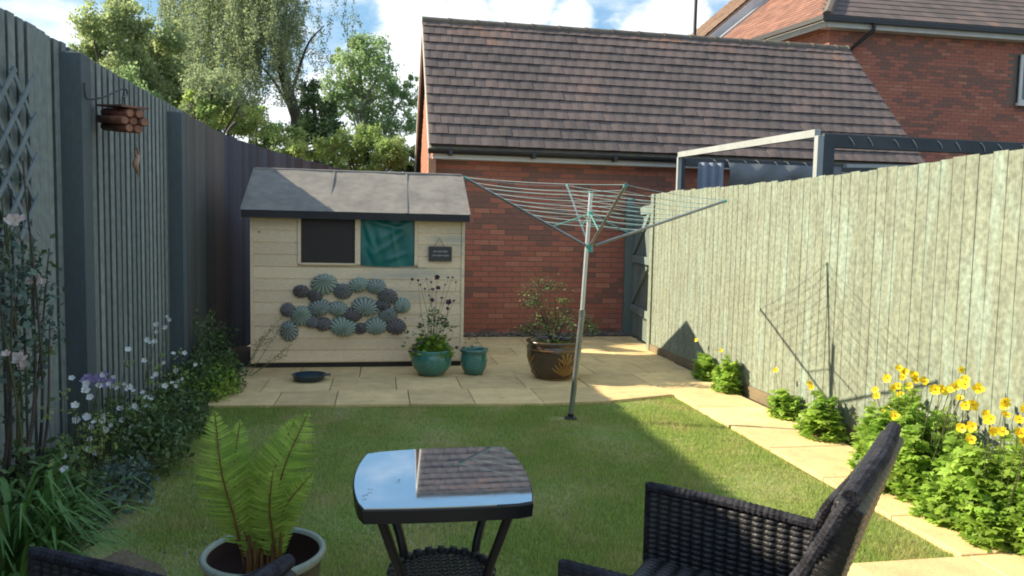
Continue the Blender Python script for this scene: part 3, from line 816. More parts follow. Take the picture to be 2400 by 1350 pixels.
# second gabled house further back
hb = thing('gabled_house', 'tan roofed gable end of a house with white bargeboard behind the garage roof', 'house', (10, 20, 0))
p1 = atY(1655, 82, 19.5); p2 = atY(1752, 0, 19.5); gdv = p2 - p1; gdv = gdv / np.linalg.norm(gdv)
R0 = p1 - gdv * 1.2; R1 = p1 + gdv * 4.6; bk = np.array([0, 4.0, 0])
gnv = np.array([-gdv[2], 0, gdv[0]])
m_tan = M('roof_tan', (.30, .20, .15), (.24, .165, .125), nscale=7, tint=.2, bump=.4, bscale=25, rough=.9)
MB().frame_box(R0 - gnv * .12, R1 - R0, bk, gnv * .10).build('roof', m_tan, hb)
tm = MB()
for r in range(28):
    for c in range(18):
        a = R0 + gdv * (r * .205) + np.array([0, .01 + c * .22, 0]); tt = random.random()
        tm.add([a, a + np.array([0, .215, 0]), a + np.array([0, .215, 0]) + gnv * .03, a + gnv * .03, a + gnv * .012 + gdv * .22, a + np.array([0, .215, 0]) + gnv * .012 + gdv * .22], [(0, 1, 2, 3)[::-1], (3, 2, 5, 4)[::-1]], tt)
tag(tm.build('tiling', m_tan, hb), kind='stuff')
MB().frame_box(R0 - gnv * .30 + np.array([0, -.03, 0]), R1 - R0, gnv * .22, (0, -.03, 0)).build('bargeboard', m_lilac, hb)
gx0 = R0 + np.array([.35, 0, -.2]); ap = R1 + np.array([.3, 0, -.2])
gm = MB(); fb = [(gx0[0], 19.6, 0), (ap[0] + 3, 19.6, 0), (ap[0] + 3, 19.6, ap[2]), (ap[0], 19.6, ap[2]), (gx0[0], 19.6, gx0[2])]
gm.add(fb + [(x_, y_ + 3.9, z_) for x_, y_, z_ in fb], [(0, 1, 2, 3, 4), (9, 8, 7, 6, 5), (0, 4, 9, 5), (0, 5, 6, 1), (1, 6, 7, 2), (2, 7, 8, 3), (3, 8, 9, 4)])
gm.build('wall', M('far_brick', (.25, .09, .06), (.18, .07, .055), nscale=9, stretch=(1, 1, 3)), hb)
fl = atY(1630, 26, 21.5); MB().tube([fl + np.array([0, 0, -1.2]), fl + np.array([0, 0, .35])], .055, 8).build('flue', m_black, hb)

# ------------------------------------------------------------------ neighbour's pergola
pg = thing('pergola', 'white and dark framed pergola in the next garden beyond the right fence', 'pergola', (4.8, 8, 0))
XP = 3.95
pa = atX(1595, 363, XP); pb = atX(1925, 311, XP); ya, yb = pa[1], pb[1]
MB().box((XP - .05, ya - .05, -.05), (XP + .0, ya, pa[2] - .03), .5, .004).build('post', m_pergw, pg)
MB().box((XP + .003, ya - .05, -.05), (XP + .05, ya - .0, pa[2] - .04), .5, .004).build('post', m_beamd, pg)
MB().box((XP - .06, yb - .05, -.05), (XP - .0, yb + .01, pb[2] - .03), .5, .004).build('post', m_pergw, pg)
MB().box((XP + .003, yb - .05, -.05), (XP + .11, yb + .05, pb[2] - .01), .5, .004).build('post', m_beamd, pg)
d = pb - pa
MB().frame_box(pa + np.array([-.06, -.05, -.04]), d + np.array([0, .06, 0]), (.06, 0, 0), (0, 0, .07), .5, .004).build('beam', m_pergw, pg)
MB().box((XP + .11, yb - .04, pb[2] - .13), (XP + 3.3, yb + .03, pb[2] - .01), .5, .004).build('beam', m_beamd, pg)
MB().box((XP + .05, ya - .06, pa[2] - .15), (XP + 3.3, ya - .01, pa[2] - .04), .5, .004).build('beam', m_beamd, pg)
MB().box((XP + 3.2, yb + .04, pb[2] - .12), (XP + 3.3, ya - .07, pb[2] - .0), .5, .004).build('beam', m_beamd, pg)
for yy in (yb - .02, ya - .06): MB().box((XP + 3.22, yy, -.05), (XP + 3.29, yy + .07, pb[2] - .14), .5, .004).build('post', m_beamd, pg)
q0 = atY(1985, 384, yb - .1); q1 = atY(2160, 372, yb - .1)
MB().frame_box(q0, (1.5, 0, .03), (0, .05, 0), (0, 0, -.035), .5, .003).build('rail', m_pergw, pg)
# canopy cloth
gm = MB(); c0 = atY(1705, 380, ya - .1); c1 = atY(1925, 390, ya - .1); nx, nz = 30, 9
for j in range(nz):
    for i in range(nx):
        u = i / (nx - 1); w = j / (nz - 1)
        x_ = c0[0] + (c1[0] - c0[0] + .3) * u; z_ = c0[2] - .01 - (.30 + .03 * math.sin(u * 9)) * w; y_ = ya - .12 - .05 * math.sin(w * pi) * (1 + .5 * math.sin(u * 11)) - .02 * math.sin(u * 23 + w * 4)
        gm.v.append((x_, y_, z_)); gm.t.append(.5)
gm.f = [(j * nx + i, j * nx + i + 1, (j + 1) * nx + i + 1, (j + 1) * nx + i) for j in range(nz - 1) for i in range(nx - 1)]
tag(gm.build('canopy_sheet', m_canvas, smooth=True), 'grey canvas side sheet hanging from the pergola beam in the next garden', 'awning')
gm = MB(); c0 = atY(1637, 380, ya - .15); c1 = atY(1700, 380, ya - .15); nx = 36
for j in range(8):
    for i in range(nx):
        u = i / (nx - 1); w = j / 7
        gm.v.append((c0[0] + (c1[0] - c0[0]) * u, ya - .14 + .03 * math.sin(u * 2 * pi * 3.2), c0[2] - w * 1.6)); gm.t.append(.5)
gm.f = [(j * nx + i, j * nx + i + 1, (j + 1) * nx + i + 1, (j + 1) * nx + i) for j in range(7) for i in range(nx - 1)]
tag(gm.build('curtain', m_curt, smooth=True), 'pleated blue grey curtain hanging at the pergola corner in the next garden', 'curtain')
ls = thing('string_lights', 'string of fairy lights looped around the dark beams of the pergola', 'fairy lights', (XP + .2, yb, pb[2]))
def loops(x0, x1, y0, z0, n, yo):
    pts = []
    for i in range(n * 10 + 1):
        u = i / (n * 10); a = u * n * 2 * pi
        pts.append((x0 + (x1 - x0) * u + .02 * math.sin(a * .5), y0 + yo * math.cos(a), z0 + .055 * math.sin(a) + .004 * math.sin(i)))
    return pts
MB().tube(loops(XP + .15, XP + 2.2, yb - .005, pb[2] - .07, 9, .05), .0038, 5).build('cord', m_bulb, ls)
MB().tube(loops(XP + .35, XP + 1.9, ya - .035, pa[2] - .095, 7, .05), .0038, 5).build('cord', m_bulb, ls)

# ------------------------------------------------------------------ shed
sh = thing('garden_shed', 'cream painted wooden shed with felt roof and two small windows', 'shed', (-.21, 8.7, 0))
SX0, SX1, SY, SYB = -1.315, .885, 8.0, 9.42
rm = MB().box((SX0 + .03, SY + .02, .06), (SX1 - .03, SYB, 1.60)); 
rm.add([(SX0 + .03, SY + .02, 1.60), (SX0 + .03, SYB, 1.60), (SX0 + .03, 8.70, 2.02), (SX1 - .03, SY + .02, 1.60), (SX1 - .03, SYB, 1.60), (SX1 - .03, 8.70, 2.02)], [(0, 2, 1), (3, 4, 5)])
rm.build('wall', m_shed, sh)
pitch_b = .1245; z = .055; WZ0, WZ1 = 1.09, 1.60
wl0, wl1 = -.845, .385
r = 0
while z < 1.60:
    z1 = min(z + pitch_b, 1.598)
    spans = [(SX0 + .035, SX1 - .035)] if z1 <= WZ0 + .02 else [(SX0 + .035, wl0 - .003), (wl1 + .003, SX1 - .035)]
    for a, b in spans:
        # tongue and groove board with a recessed groove at its lower edge
        mbx = MB(); y0 = SY + .004; yf = SY - .014
        mbx.add([(a, yf + .007, z), (b, yf + .007, z), (a, yf + .006, z + .007), (b, yf + .006, z + .007), (a, yf, z + .012), (b, yf, z + .012), (a, yf + .001, z1 - .001), (b, yf + .001, z1 - .001), (a, y0, z1), (b, y0, z1), (a, y0, z), (b, y0, z)],
                [(0, 1, 3, 2), (2, 3, 5, 4), (4, 5, 7, 6), (6, 7, 9, 8), (0, 2, 4, 6, 8, 10), (11, 9, 7, 5, 3, 1), (10, 11, 1, 0)], random.random())
        mbx.build('cladding_board', m_shed, sh)
    z = z1 if z1 < 1.597 else 9
    r += 1
for x0, x1 in ((SX0, SX0 + .033), (SX1 - .033, SX1)): MB().box((x0, SY - .024, .05), (x1, SY + .03, 1.60), .5, .003).build('corner_trim', m_shed, sh)
# right side cladding boards (seen from a step aside)
z = .055
while z < 1.58:
    z1 = z + pitch_b; MB().frame_box((SX1 - .031, SY + .035, z + .004), (0, SYB - SY - .04, 0), (0, 0, pitch_b - .006), (.016, 0, 0), random.random(), .003).build('cladding_board', m_shed, sh)
    MB().frame_box((SX0 + .031, SY + .035, z + .004), (0, SYB - SY - .04, 0), (0, 0, pitch_b - .006), (-.016, 0, 0), random.random(), .003).build('cladding_board', m_shed, sh); z = z1
w1 = MB().box((-.812, SY - .002, 1.102), (-.268, SY + .012, 1.585)).build('window', m_dark, sh); w1['label'] = 'left shed window covered inside by a dark sheet'
# tarp in the right pane, with folds
gm = MB(); nx, nz = 46, 40
for j in range(nz):
    for i in range(nx):
        u = i / (nx - 1); w = j / (nz - 1)
        f = 0
        for (cx, cz, dx, dz, am, wd) in ((.05, 1.0, .30, -1.0, .011, .06), (.95, .95, -.7, -.45, .010, .07), (.95, .8, -.75, -.6, .009, .05), (.3, 0, .1, 1, .006, .08), (.05, .98, .9, -.25, .008, .06), (.9, .3, -.5, -.2, .007, .05), (.1, .5, .2, -.5, .008, .05), (.55, .9, .15, -.9, .006, .04)):
            L = math.hypot(dx, dz); t_ = ((u - cx) * dx + (w - cz) * dz) / L / L; dd = abs((u - cx) * dz - (w - cz) * dx) / L
            f += am * math.exp(-(dd / wd) ** 2) * (1 if 0 < t_ < 1 else 0) * math.sin(max(0, min(1, t_)) * pi) 
        f += .003 * math.sin(u * 13 + w * 5)
        gm.v.append((-.208 + .556 * u, SY - .001 - f, 1.078 + .505 * w - .01 * math.sin(u * pi))); gm.t.append(.5)
gm.f = [(j * nx + i, j * nx + i + 1, (j + 1) * nx + i + 1, (j + 1) * nx + i) for j in range(nz - 1) for i in range(nx - 1)]
w2 = gm.build('window', m_tarp, sh, smooth=True); w2['label'] = 'right shed window covered by a creased green tarpaulin'
for x0, x1 in ((wl0, -.815), (-.266, -.212), (.352, wl1)): MB().box((x0, SY - .026, 1.09), (x1, SY + .01, 1.597), .5, .003).build('window_frame', m_shed, sh)
MB().box((wl0 + .032, SY - .022, 1.082), (-.268, SY + .01, 1.100), .5, .003).build('window_sill', m_shed, sh)
# roof: two felted panels, fascia
e0 = np.array([-1.375, 7.87, 1.615]); rg = np.array([-1.375, 8.70, 2.085]); Lr = np.array([2.29, 0, 0]); dv = rg - e0; nn = np.cross(Lr, dv); nn /= np.linalg.norm(nn)
gm = MB(); nx, nz = 40, 10
def feltp(u, w, back=False):
    p = e0 + Lr * u + dv * w + nn * (.018 + .003 * math.sin(u * 17 + w * 5) + .004 * math.sin(u * 5.3) * math.sin(w * 7))
    if back: p = np.array([p[0], 2 * 8.70 - p[1], p[2]])
    return p
for bkk in (False, True):
    o = len(gm.v)
    for j in range(nz):
        for i in range(nx): gm.v.append(tuple(feltp(i / (nx - 1), j / (nz - 1), bkk))); gm.t.append(.5)
    for j in range(nz - 1):
        for i in range(nx - 1):
            q = (o + j * nx + i, o + j * nx + i + 1, o + (j + 1) * nx + i + 1, o + (j + 1) * nx + i); gm.f.append(q[::-1] if bkk else q)
roof_ = gm.build('roof', m_felt, sh, smooth=True)
for u0 in (.36, .71):
    MB().frame_box(e0 + Lr * u0 + nn * .0185, (.02, 0, 0), dv * .995 + np.array([.02, 0, 0]), nn * .005).build('felt_lap', m_felt, sh)
MB().frame_box(e0 - nn * .004, Lr, dv, nn * .015).build('roof_board', m_fascia, sh)
MB().frame_box((e0[0], 2 * 8.7 - e0[1], e0[2]), Lr, (0, -dv[1], dv[2]), np.array([nn[0], -nn[1], nn[2]]) * .012).build('roof_board', m_fascia, sh)
MB().tube([rg + np.array([-.0, 0, .012]), rg + Lr + np.array([0, 0, .012])], .022, 8).build('ridge_capping', m_felt, sh)
MB().box((-1.38, 7.855, 1.555), (.92, 7.872, 1.632), .5, .003).build('fascia', m_fascia, sh)
MB().box((SX0 - .02, 7.874, 1.592), (SX1 + .02, SY - .026, 1.604)).build('soffit', m_fascia, sh)
for xx in (-1.392, .914):
    for s in (1, -1):
        a = np.array([xx, 8.7 - s * .83, 1.54]); MB().frame_box(a, (0, s * .83, .47), (0, 0, .10), (.016, 0, 0)).build('bargeboard', m_felt, sh)
MB().box((SX0 + .02, SY + .01, -.0), (SX1 - .02, SYB - .02, .052)).build('floor_bearer', M('bearer', (.03, .028, .025)), sh)
MB().lathe([(.0, .018), (.012, .012), (.0, .0)], (SX0 + .09, SY - .02, 1.4), 8).build('knot', m_fascia, sh)

# wall ornaments: ribbed shell-like domes
SHELLS = [(305, 290, 150, 122, .05, 'small charcoal ribbed shell ornament, first of the top row on the shed wall'),
          (555, 215, 250, 200, .95, 'large pale green ribbed shell ornament, highest on the shed wall, fanning upward'),
          (455, 335, 145, 130, .12, 'small dark ribbed shell ornament tucked beneath the highest pale green one'),
          (755, 290, 180, 150, .32, 'mid purple grey ribbed shell ornament in the dip of the top row'),
          (925, 220, 200, 145, .92, 'pale green ribbed shell ornament in the top row beneath the tarpaulin window'),
          (1115, 235, 190, 145, .66, 'grey blue ribbed shell ornament ending the pale part of the top row'),
          (1240, 345, 190, 150, .22, 'dusky purple ribbed shell ornament where the top row turns down'),
          (1190, 435, 150, 105, .06, 'charcoal ribbed shell ornament squeezed under the dusky purple one'),
          (1395, 440, 165, 155, .88, 'pale blue green ribbed shell ornament nearest to the potted purple flowers'),
          (160, 490, 140, 132, .18, 'small plum grey ribbed shell ornament at the left end of the middle row'),
          (310, 555, 200, 190, .97, 'round green ribbed shell ornament beside the plum one at the left end'),
          (505, 465, 220, 172, .62, 'grey blue ribbed shell ornament, second in the middle row of pale ones'),
          (705, 475, 180, 142, .80, 'grey green ribbed shell ornament at the centre of the middle row'),
          (860, 540, 180, 140, .04, 'dark slate ribbed shell ornament between two pale ones in the middle row'),
          (1000, 455, 265, 185, .68, 'largest tilted grey blue ribbed shell ornament in the middle row'),
          (1245, 545, 180, 150, .52, 'plain grey ribbed shell ornament above the dark one at the lower right'),
          (175, 720, 170, 195, .58, 'tall blue grey ribbed shell ornament hanging alone, lowest at the left'),
          (425, 615, 140, 132, .28, 'purple grey ribbed shell ornament starting the bottom row'),
          (545, 645, 155, 132, .15, 'dark plum ribbed shell ornament next to the big green one in the bottom row'),
          (765, 665, 262, 200, .93, 'big green ribbed oval shell ornament in the middle of the bottom row'),
          (945, 692, 135, 112, .03, 'smallest black grey ribbed shell ornament of the bottom row'),
          (1115, 662, 220, 170, .84, 'pale green ribbed shell ornament right of the smallest dark one, bottom row'),
          (1325, 668, 205, 160, .05, 'broad charcoal ribbed shell ornament at the right end of the bottom row')]
for i, (cx, cy, w, h, tn, lab) in enumerate(SHELLS):
    px, py_ = 640 + cx / 4.615, 620 + cy / 4.615
    c = atY(px, py_, 7.985); sx = 1.12 * w / 4.615 / 1750 * 8.0 / 2; sz = 1.12 * h / 4.615 / 1750 * 8.0 / 2
    ribs = 13 + i % 4; nr = 10; na = ribs * 6; vs = []; ts = []
    oy = random.uniform(.25, .5) * random.choice((-1, -1, 1)); rot = random.uniform(-.35, .35)
    depth = .055 + .2 * sx
    for j in range(nr + 1):
        for k in range(na):
            a = 2 * pi * k / na; rr = math.sin(j / nr * pi / 2); hh = math.cos(j / nr * pi / 2)
            gv = abs(math.cos(a * ribs / 2)) ** .6; rib = .90 + .16 * gv * rr; hf = hh ** .8 * (.80 + .24 * gv * (1 if j else 0) + (0 if j else .2))
            x_ = sx * rr * math.cos(a) * rib + 0; z_ = sz * (rr * math.sin(a) * rib + (1 - rr) * oy)
            xr = x_ * math.cos(rot) - z_ * math.sin(rot) * .6; zr = z_ * math.cos(rot) + x_ * math.sin(rot) * .6
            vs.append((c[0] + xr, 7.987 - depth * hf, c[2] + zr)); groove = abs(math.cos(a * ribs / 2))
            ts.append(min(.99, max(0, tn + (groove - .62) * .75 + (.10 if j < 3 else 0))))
    mm = MB(); mm.v = vs; mm.t = ts; mm.f = [(j * na + k, (j + 1) * na + k, (j + 1) * na + (k + 1) % na, j * na + (k + 1) % na) for j in range(nr) for k in range(na)]
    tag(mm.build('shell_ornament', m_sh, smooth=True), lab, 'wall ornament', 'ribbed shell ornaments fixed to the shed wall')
# sign
sg = thing('hanging_sign', 'small dark slate sign hanging by twine on the shed wall', 'sign', (.62, 7.96, 1.14))
MB().box((.50, 7.955, 1.135), (.745, 7.972, 1.292), .5, .006).build('plate', m_slate, sg)
MB().tube([(.56, 7.963, 1.292), (.612, 7.972, 1.385), (.665, 7.963, 1.292)], .0035, 5).build('twine', m_twine, sg)
lt = MB()
for (x0, x1, zz, am) in ((.545, .70, 1.238, .010), (.535, .715, 1.196, .010)):
    pts = [(x0 + (x1 - x0) * t, 7.953, zz + am * math.sin(t * 46 + zz * 9) * (.6 + .4 * math.sin(t * 17))) for t in np.linspace(0, 1, 60)]
    lt.tube(pts, .0032, 4)
lt.build('lettering', m_chalk, sg)

# ------------------------------------------------------------------ rotary clothes dryer
dr = thing('rotary_clothes_dryer', 'rotary clothes dryer standing open on the lawn in front of the patio', 'clothes dryer', (1.51, 5.71, -.03))
base = np.array([1.505, 5.71, -.03]); hub = atY(1381, 580, 5.71); ptop = atY(1385, 452, 5.71)
mid = base + (hub - base) * .62
MB().tube([base, mid], .0225, 12).build('lower_pole', m_alu, dr)
MB().tube([mid - (hub - base) * .02, ptop], .0165, 12).build('upper_pole', M('bright_aluminium', (.55, .56, .56), rough=.4, metal=.5), dr)
MB().tube([mid - np.array([0, 0, .02]), mid + np.array([0, 0, .03])], .026, 12).build('collar', m_alu, dr)
MB().tube([hub - np.array([0, 0, .035]), hub + np.array([0, 0, .03])], .030, 12).build('hub', m_tealp, dr)
hub2 = hub + (ptop - hub) * .62
MB().tube([hub2 - np.array([0, 0, .02]), hub2 + np.array([0, 0, .02])], .024, 10).build('runner', m_tealp, dr)
MB().tube([ptop, ptop + np.array([0, 0, .012])], .021, 10).build('cap', m_tealp, dr)
MB().lathe([(.0, .0), (.05, .0), (.05, .02), (.026, .03), (.026, .05)], base, 14).build('ground_socket', m_frame, dr)
tips = [atZ(1087, 415, 1.872), atZ(1467, 433, 1.775), atZ(1703, 470, 1.735), np.array([1.70, 6.80, 1.90])]
for tp in tips:
    d = (tp - hub); d0 = hub + d / np.linalg.norm(d) * .05
    am = MB().tube([d0, tp], .0105, 8).build('arm', m_alu, dr)
    MB().tube([tp - d / np.linalg.norm(d) * .03, tp], .013, 8).build('end_cap', m_tealp, am)
    MB().tube([hub2, hub + d * .30], .005, 6).build('strut', m_tealp, dr)
order = [0, 1, 2, 3]
for k in range(9):
    f = .40 + .075 * k - (0 if k else .02); pts = []
    for a, b in zip(order, order[1:] + order[:1]):
        A = hub + (tips[a] - hub) * f; B = hub + (tips[b] - hub) * f
        sag = random.uniform(.01, .035) * f
        for u in np.linspace(0, 1, 12)[:-1]:
            p = A + (B - A) * u; p = p + np.array([.004 * math.sin(u * 20 + k), 0, -sag * 4 * u * (1 - u)]); pts.append(p)
    pts.append(pts[0]); MB().tube(pts, .0017, 5).build('clothes_line', m_line, dr)
# ------------------------------------------------------------------ pots and dish
def pot(name, label, cat, c, prof, mat, soil_r, soil_z, group=None):
    t = thing(name, label, cat, c, group); MB().lathe(prof, c, 40).build('body', mat, t, smooth=True)
    MB().lathe([(0, soil_z), (soil_r, soil_z)], c, 24).build('soil', m_soil, t); return t


c1 = atZ(1013, 884, 0) + np.array([.0, .13, .001])
pot('glazed_pot', 'rounded teal glazed bowl pot holding the purple flowered plant by the shed', 'plant pot', c1,
    [(0, 0), (.10, 0), (.13, .012), (.185, .08), (.205, .15), (.20, .205), (.188, .235), (.198, .25), (.192, .262), (.178, .255), (.178, .20)], m_teal, .18, .215)
c2 = atZ(1113, 881, 0) + np.array([.0, .10, .001])
pot('glazed_pot', 'smaller upright teal glazed pot at the right corner of the shed', 'plant pot', c2,
    [(0, 0), (.08, 0), (.095, .01), (.125, .07), (.137, .14), (.134, .20), (.128, .225), (.146, .235), (.146, .262), (.132, .265), (.12, .25), (.12, .18)], m_teal, .125, .20)
c3 = atZ(1307, 893, 0) + np.array([.0, .19, .001])
bp = pot('glazed_pot', 'large brown glazed pot with ochre leaf pattern in front of the brick wall', 'plant pot', c3,
    [(0, 0), (.17, 0), (.19, .012), (.225, .06), (.262, .16), (.275, .27), (.272, .325), (.255, .345), (.28, .36), (.285, .378), (.262, .385), (.245, .37), (.245, .30)], m_brown, .25, .32)
# ochre relief pattern on the pot
def on_pot(a, z, off=.004):
    rr = np.interp(z, [.012, .06, .16, .27, .325], [.19, .225, .262, .275, .272]) + off
    return np.array([c3[0] + rr * math.sin(a), c3[1] - rr * math.cos(a), c3[2] + z])
pm = MB()
for (a0, z0, ang, L) in [(.25, .05, t_, .16) for t_ in np.linspace(-1.15, 1.15, 9)] + [(.25, .17, t_, .10) for t_ in (-1.1, -.55, 0, .55, 1.1)] + [(-1.25, .17, t_, .09) for t_ in (-.8, 0, .8)] + [(-1.25, .10, t_, .07) for t_ in (2.4, 3.1, 3.9)]:
    pts = []
    for s_ in np.linspace(0, 1, 7):
        a = a0 + math.sin(ang) * L * s_ / .27; z_ = z0 + math.cos(ang) * L * s_ + .02 * s_ * s_; pts.append(on_pot(a, min(.32, max(.015, z_))))
    pm.tube(pts, [.004 + .011 * math.sin(.25 + 2.6 * s_) for s_ in np.linspace(0, 1, 7)], 6)
for z_ in (.012, .30):
    pm.tube([on_pot(a, z_, .001) for a in np.linspace(-pi, pi, 50)], .006, 5)
pm.build('pattern', m_ochre, bp, smooth=True)
c4 = atZ(724, 893, 0) + np.array([0, .03, .001])
di = thing('shallow_dish', 'shallow dark blue dish lying on the patio in front of the shed', 'dish', c4)
MB().lathe([(0, 0), (.12, 0), (.135, .008), (.16, .055), (.166, .06), (.156, .062), (.13, .02), (0, .016)], c4, 36).build('bowl', m_blue, di, smooth=True)
MB().box(c4 + np.array([.15, -.03, .048]), c4 + np.array([.20, .03, .064]), .5, .006).build('lip', m_blue, di)

# fern pot and fern
c5 = np.array([-.385, 2.58, .0])
fp = thing('fern_pot', 'round olive pot with thick cream rim holding the fern on the near patio', 'plant pot', c5)
MB().lathe([(0, 0), (.12, 0), (.135, .01), (.17, .15), (.188, .30), (.192, .335)], c5, 44).build('body', m_poto, fp, smooth=True)
MB().lathe([(.192, .325), (.203, .335), (.207, .35), (.200, .358), (.188, .357), (.183, .345)], c5, 44).build('rim', m_potc, fp, smooth=True)
MB().lathe([(.184, .346), (.178, .30), (.165, .20), (0, .20)], c5, 44).build('liner', m_poti, fp, smooth=True)
fe = thing('fern', 'bright green fern with upright fronds growing in the cream rimmed pot', 'fern', (-.39, 2.55, .2))
fb0 = np.array([-.385, 2.55, .20])
FR = [((503, 966), (520, 1110), 2.50, .085), ((562, 988), (548, 1120), 2.58, .075), ((694, 976), (640, 1110), 2.56, .085), ((722, 968), (665, 1100), 2.46, .095), ((733, 1108), (668, 1190), 2.44, .055), ((497, 1050), (540, 1180), 2.62, .045), ((612, 1090), (600, 1190), 2.70, .06), ((640, 1100), (632, 1190), 2.40, .06)]
for i, (tp, md, Y, pl_) in enumerate(FR):
    tip = atY(*tp, Y); mi = atY(*md, Y * .5 + 1.27); b0 = fb0 + np.array([(i - 3.5) * .013, random.uniform(-.03, .03), 0])
    cv = curve([b0, (b0 + mi) / 2 + np.array([0, 0, .03]), mi, tip], 56)
    fm = MB(); rc = MB().tube(cv, [.0055 * (1 - .8 * j / 56) for j in range(57)], 6)
    for j in range(14, 57):
        u = (j - 14) / 42; L = pl_ * 1.15 * (.45 + .75 * math.sin(min(1, u * 1.5 + .12) * pi * .5)) * (1 - u ** 2.6) + .006
        d = cv[min(j + 1, 56)] - cv[j - 1]; d /= np.linalg.norm(d)
        view = np.array([.1 * math.sin(i), -1, .15 + .25 * math.cos(i * 2)]); view /= np.linalg.norm(view)
        s = np.cross(d, view); s /= np.linalg.norm(s); nrm = np.cross(s, d)
        for sg_ in (1, -1):
            dir_ = s * sg_ * .86 + d * .42 + nrm * random.uniform(-.15, .35); dir_ /= np.linalg.norm(dir_); wv = np.cross(dir_, nrm); wv /= np.linalg.norm(wv)
            p = cv[j] + d * random.uniform(-.002, .002); w_ = .0050; tt = random.uniform(0, 1)
            fm.add([p, p + dir_ * L * .25 + wv * w_, p + dir_ * L * .7 + wv * w_ * .7 - nrm * L * .05, p + dir_ * L - nrm * L * .14, p + dir_ * L * .7 - wv * w_ * .7 - nrm * L * .05, p + dir_ * L * .25 - wv * w_], [(0, 1, 2, 3, 4, 5)], tt)
    fo_ = fm.build('frond', m_fern, fe); rc.build('stalk', m_rachis, fo_)
for i in range(26):
    a = fb0 + np.array([random.uniform(-.05, .05), random.uniform(-.04, .04), 0]); t_ = a + np.array([random.uniform(-.02, .02), random.uniform(-.02, .02), random.uniform(.12, .24)])
    MB().tube([a, (a + t_) / 2 + np.array([.004, 0, 0]), t_], [.008, .007, .004], 6).build('stump', m_rachis, fe)

# ------------------------------------------------------------------ table
ta = thing('side_table', 'dark side table with reflective black glass top and round woven shelf', 'table', (.2, 2.4, 0))
TZ = .66
# bowed square outline
def outline(z, sc=1.0, n=14):
    cs = [np.array([-.055, 2.125]), np.array([.452, 2.115]), np.array([.462, 2.66]), np.array([-.045, 2.635])]; cc = np.array([.202, 2.385])
    bow = [np.array([0, -.010]), np.array([.028, 0]), np.array([0, .022]), np.array([-.034, 0])]; out = []
    for i in range(4):
        a, b = cs[i], cs[(i + 1) % 4]
        for j in range(n):
            t = j / n; t = .022 + .956 * t; p = a + (b - a) * t + bow[i] * (4 * t * (1 - t)) - bow[i] * .15; p = cc + (p - cc) * sc; out.append((p[0], p[1], z + (p[1] - 2.385) * .023))
    return out
def ring(mb, layers, capt=True, capb=True):
    o = len(mb.v); n = len(layers[0])
    for l in layers: mb.v.extend(l); mb.t.extend([.5] * n)
    for i in range(len(layers) - 1):
        for k in range(n): mb.f.append((o + i * n + k, o + i * n + (k + 1) % n, o + (i + 1) * n + (k + 1) % n, o + (i + 1) * n + k))
    if capt: mb.f.append(tuple(o + (len(layers) - 1) * n + k for k in range(n)))
    if capb: mb.f.append(tuple(o + k for k in reversed(range(n))))
g = MB(); ring(g, [outline(TZ - .004, .996), outline(TZ, .994)], True, True); g.build('glass_top', mg, ta)
g = MB(); ring(g, [outline(TZ - .042, .985), outline(TZ - .048, .97), outline(TZ - .046, .93)], False, False)
ring(g, [outline(TZ - .046, 1.0), outline(TZ - .007, 1.012), outline(TZ - .003, 1.004), outline(TZ - .0045, .997)], True, True)
g.build('apron', m_frame, ta)
for (x0, y0, x1, y1) in ((.0, 2.19, .075, 2.27), (.40, 2.19, .335, 2.27), (.01, 2.57, .085, 2.50), (.415, 2.59, .33, 2.50)):
    cx_, cy_ = (x0 + x1) / 2, (y0 + y1) / 2
    cv = curve([(x0, y0, TZ - .047), (x0 * .55 + x1 * .45, y0 * .55 + y1 * .45, .50), (x1, y1, .34), (x1 * .8 + x0 * .2, y1 * .8 + y0 * .2, .17), (x0 + (x0 - x1) * .2, y0 + (y0 - y1) * .2, .0)], 20)
    MB().tube(cv, .0155, 10).build('leg', m_frame, ta, smooth=True)
sc_ = np.array([.205, 2.385]); SR = .165
shf = MB()
for k in range(48):
    a = 2 * pi * k / 48; b = a + pi / 24
    shf.tube([(sc_[0] + SR * math.cos(t_), sc_[1] + SR * math.sin(t_), .33 + (.006 if (k % 2) else -.0)) for t_ in np.linspace(a, b, 3)], .013 + .0025 * (k % 2), 7)
shf.build('shelf_rim', m_rattan, ta, smooth=True)
lat = MB(); lat2 = MB()
for i in range(-8, 9):
    q = i * .0185; h = math.sqrt(max(0, (SR - .006) ** 2 - q * q))
    for mbx, dr_ in ((lat, 0), (lat2, 1)):
        pts = []
        for t_ in np.linspace(-h, h, 26):
            zz = .328 + .0035 * math.sin(t_ / .0185 * pi + (i % 2) * pi) * (1 if dr_ else -1)
            a = pi / 4
            u_, v_ = (t_, q) if dr_ == 0 else (q, t_)
            pts.append((sc_[0] + u_ * math.cos(a) - v_ * math.sin(a), sc_[1] + u_ * math.sin(a) + v_ * math.cos(a), zz))
        mbx.tube(pts, .0042, 5)
lat.build('woven_strands', m_rattan, ta); lat2.build('woven_strands', m_rattan, ta)
bits = MB()
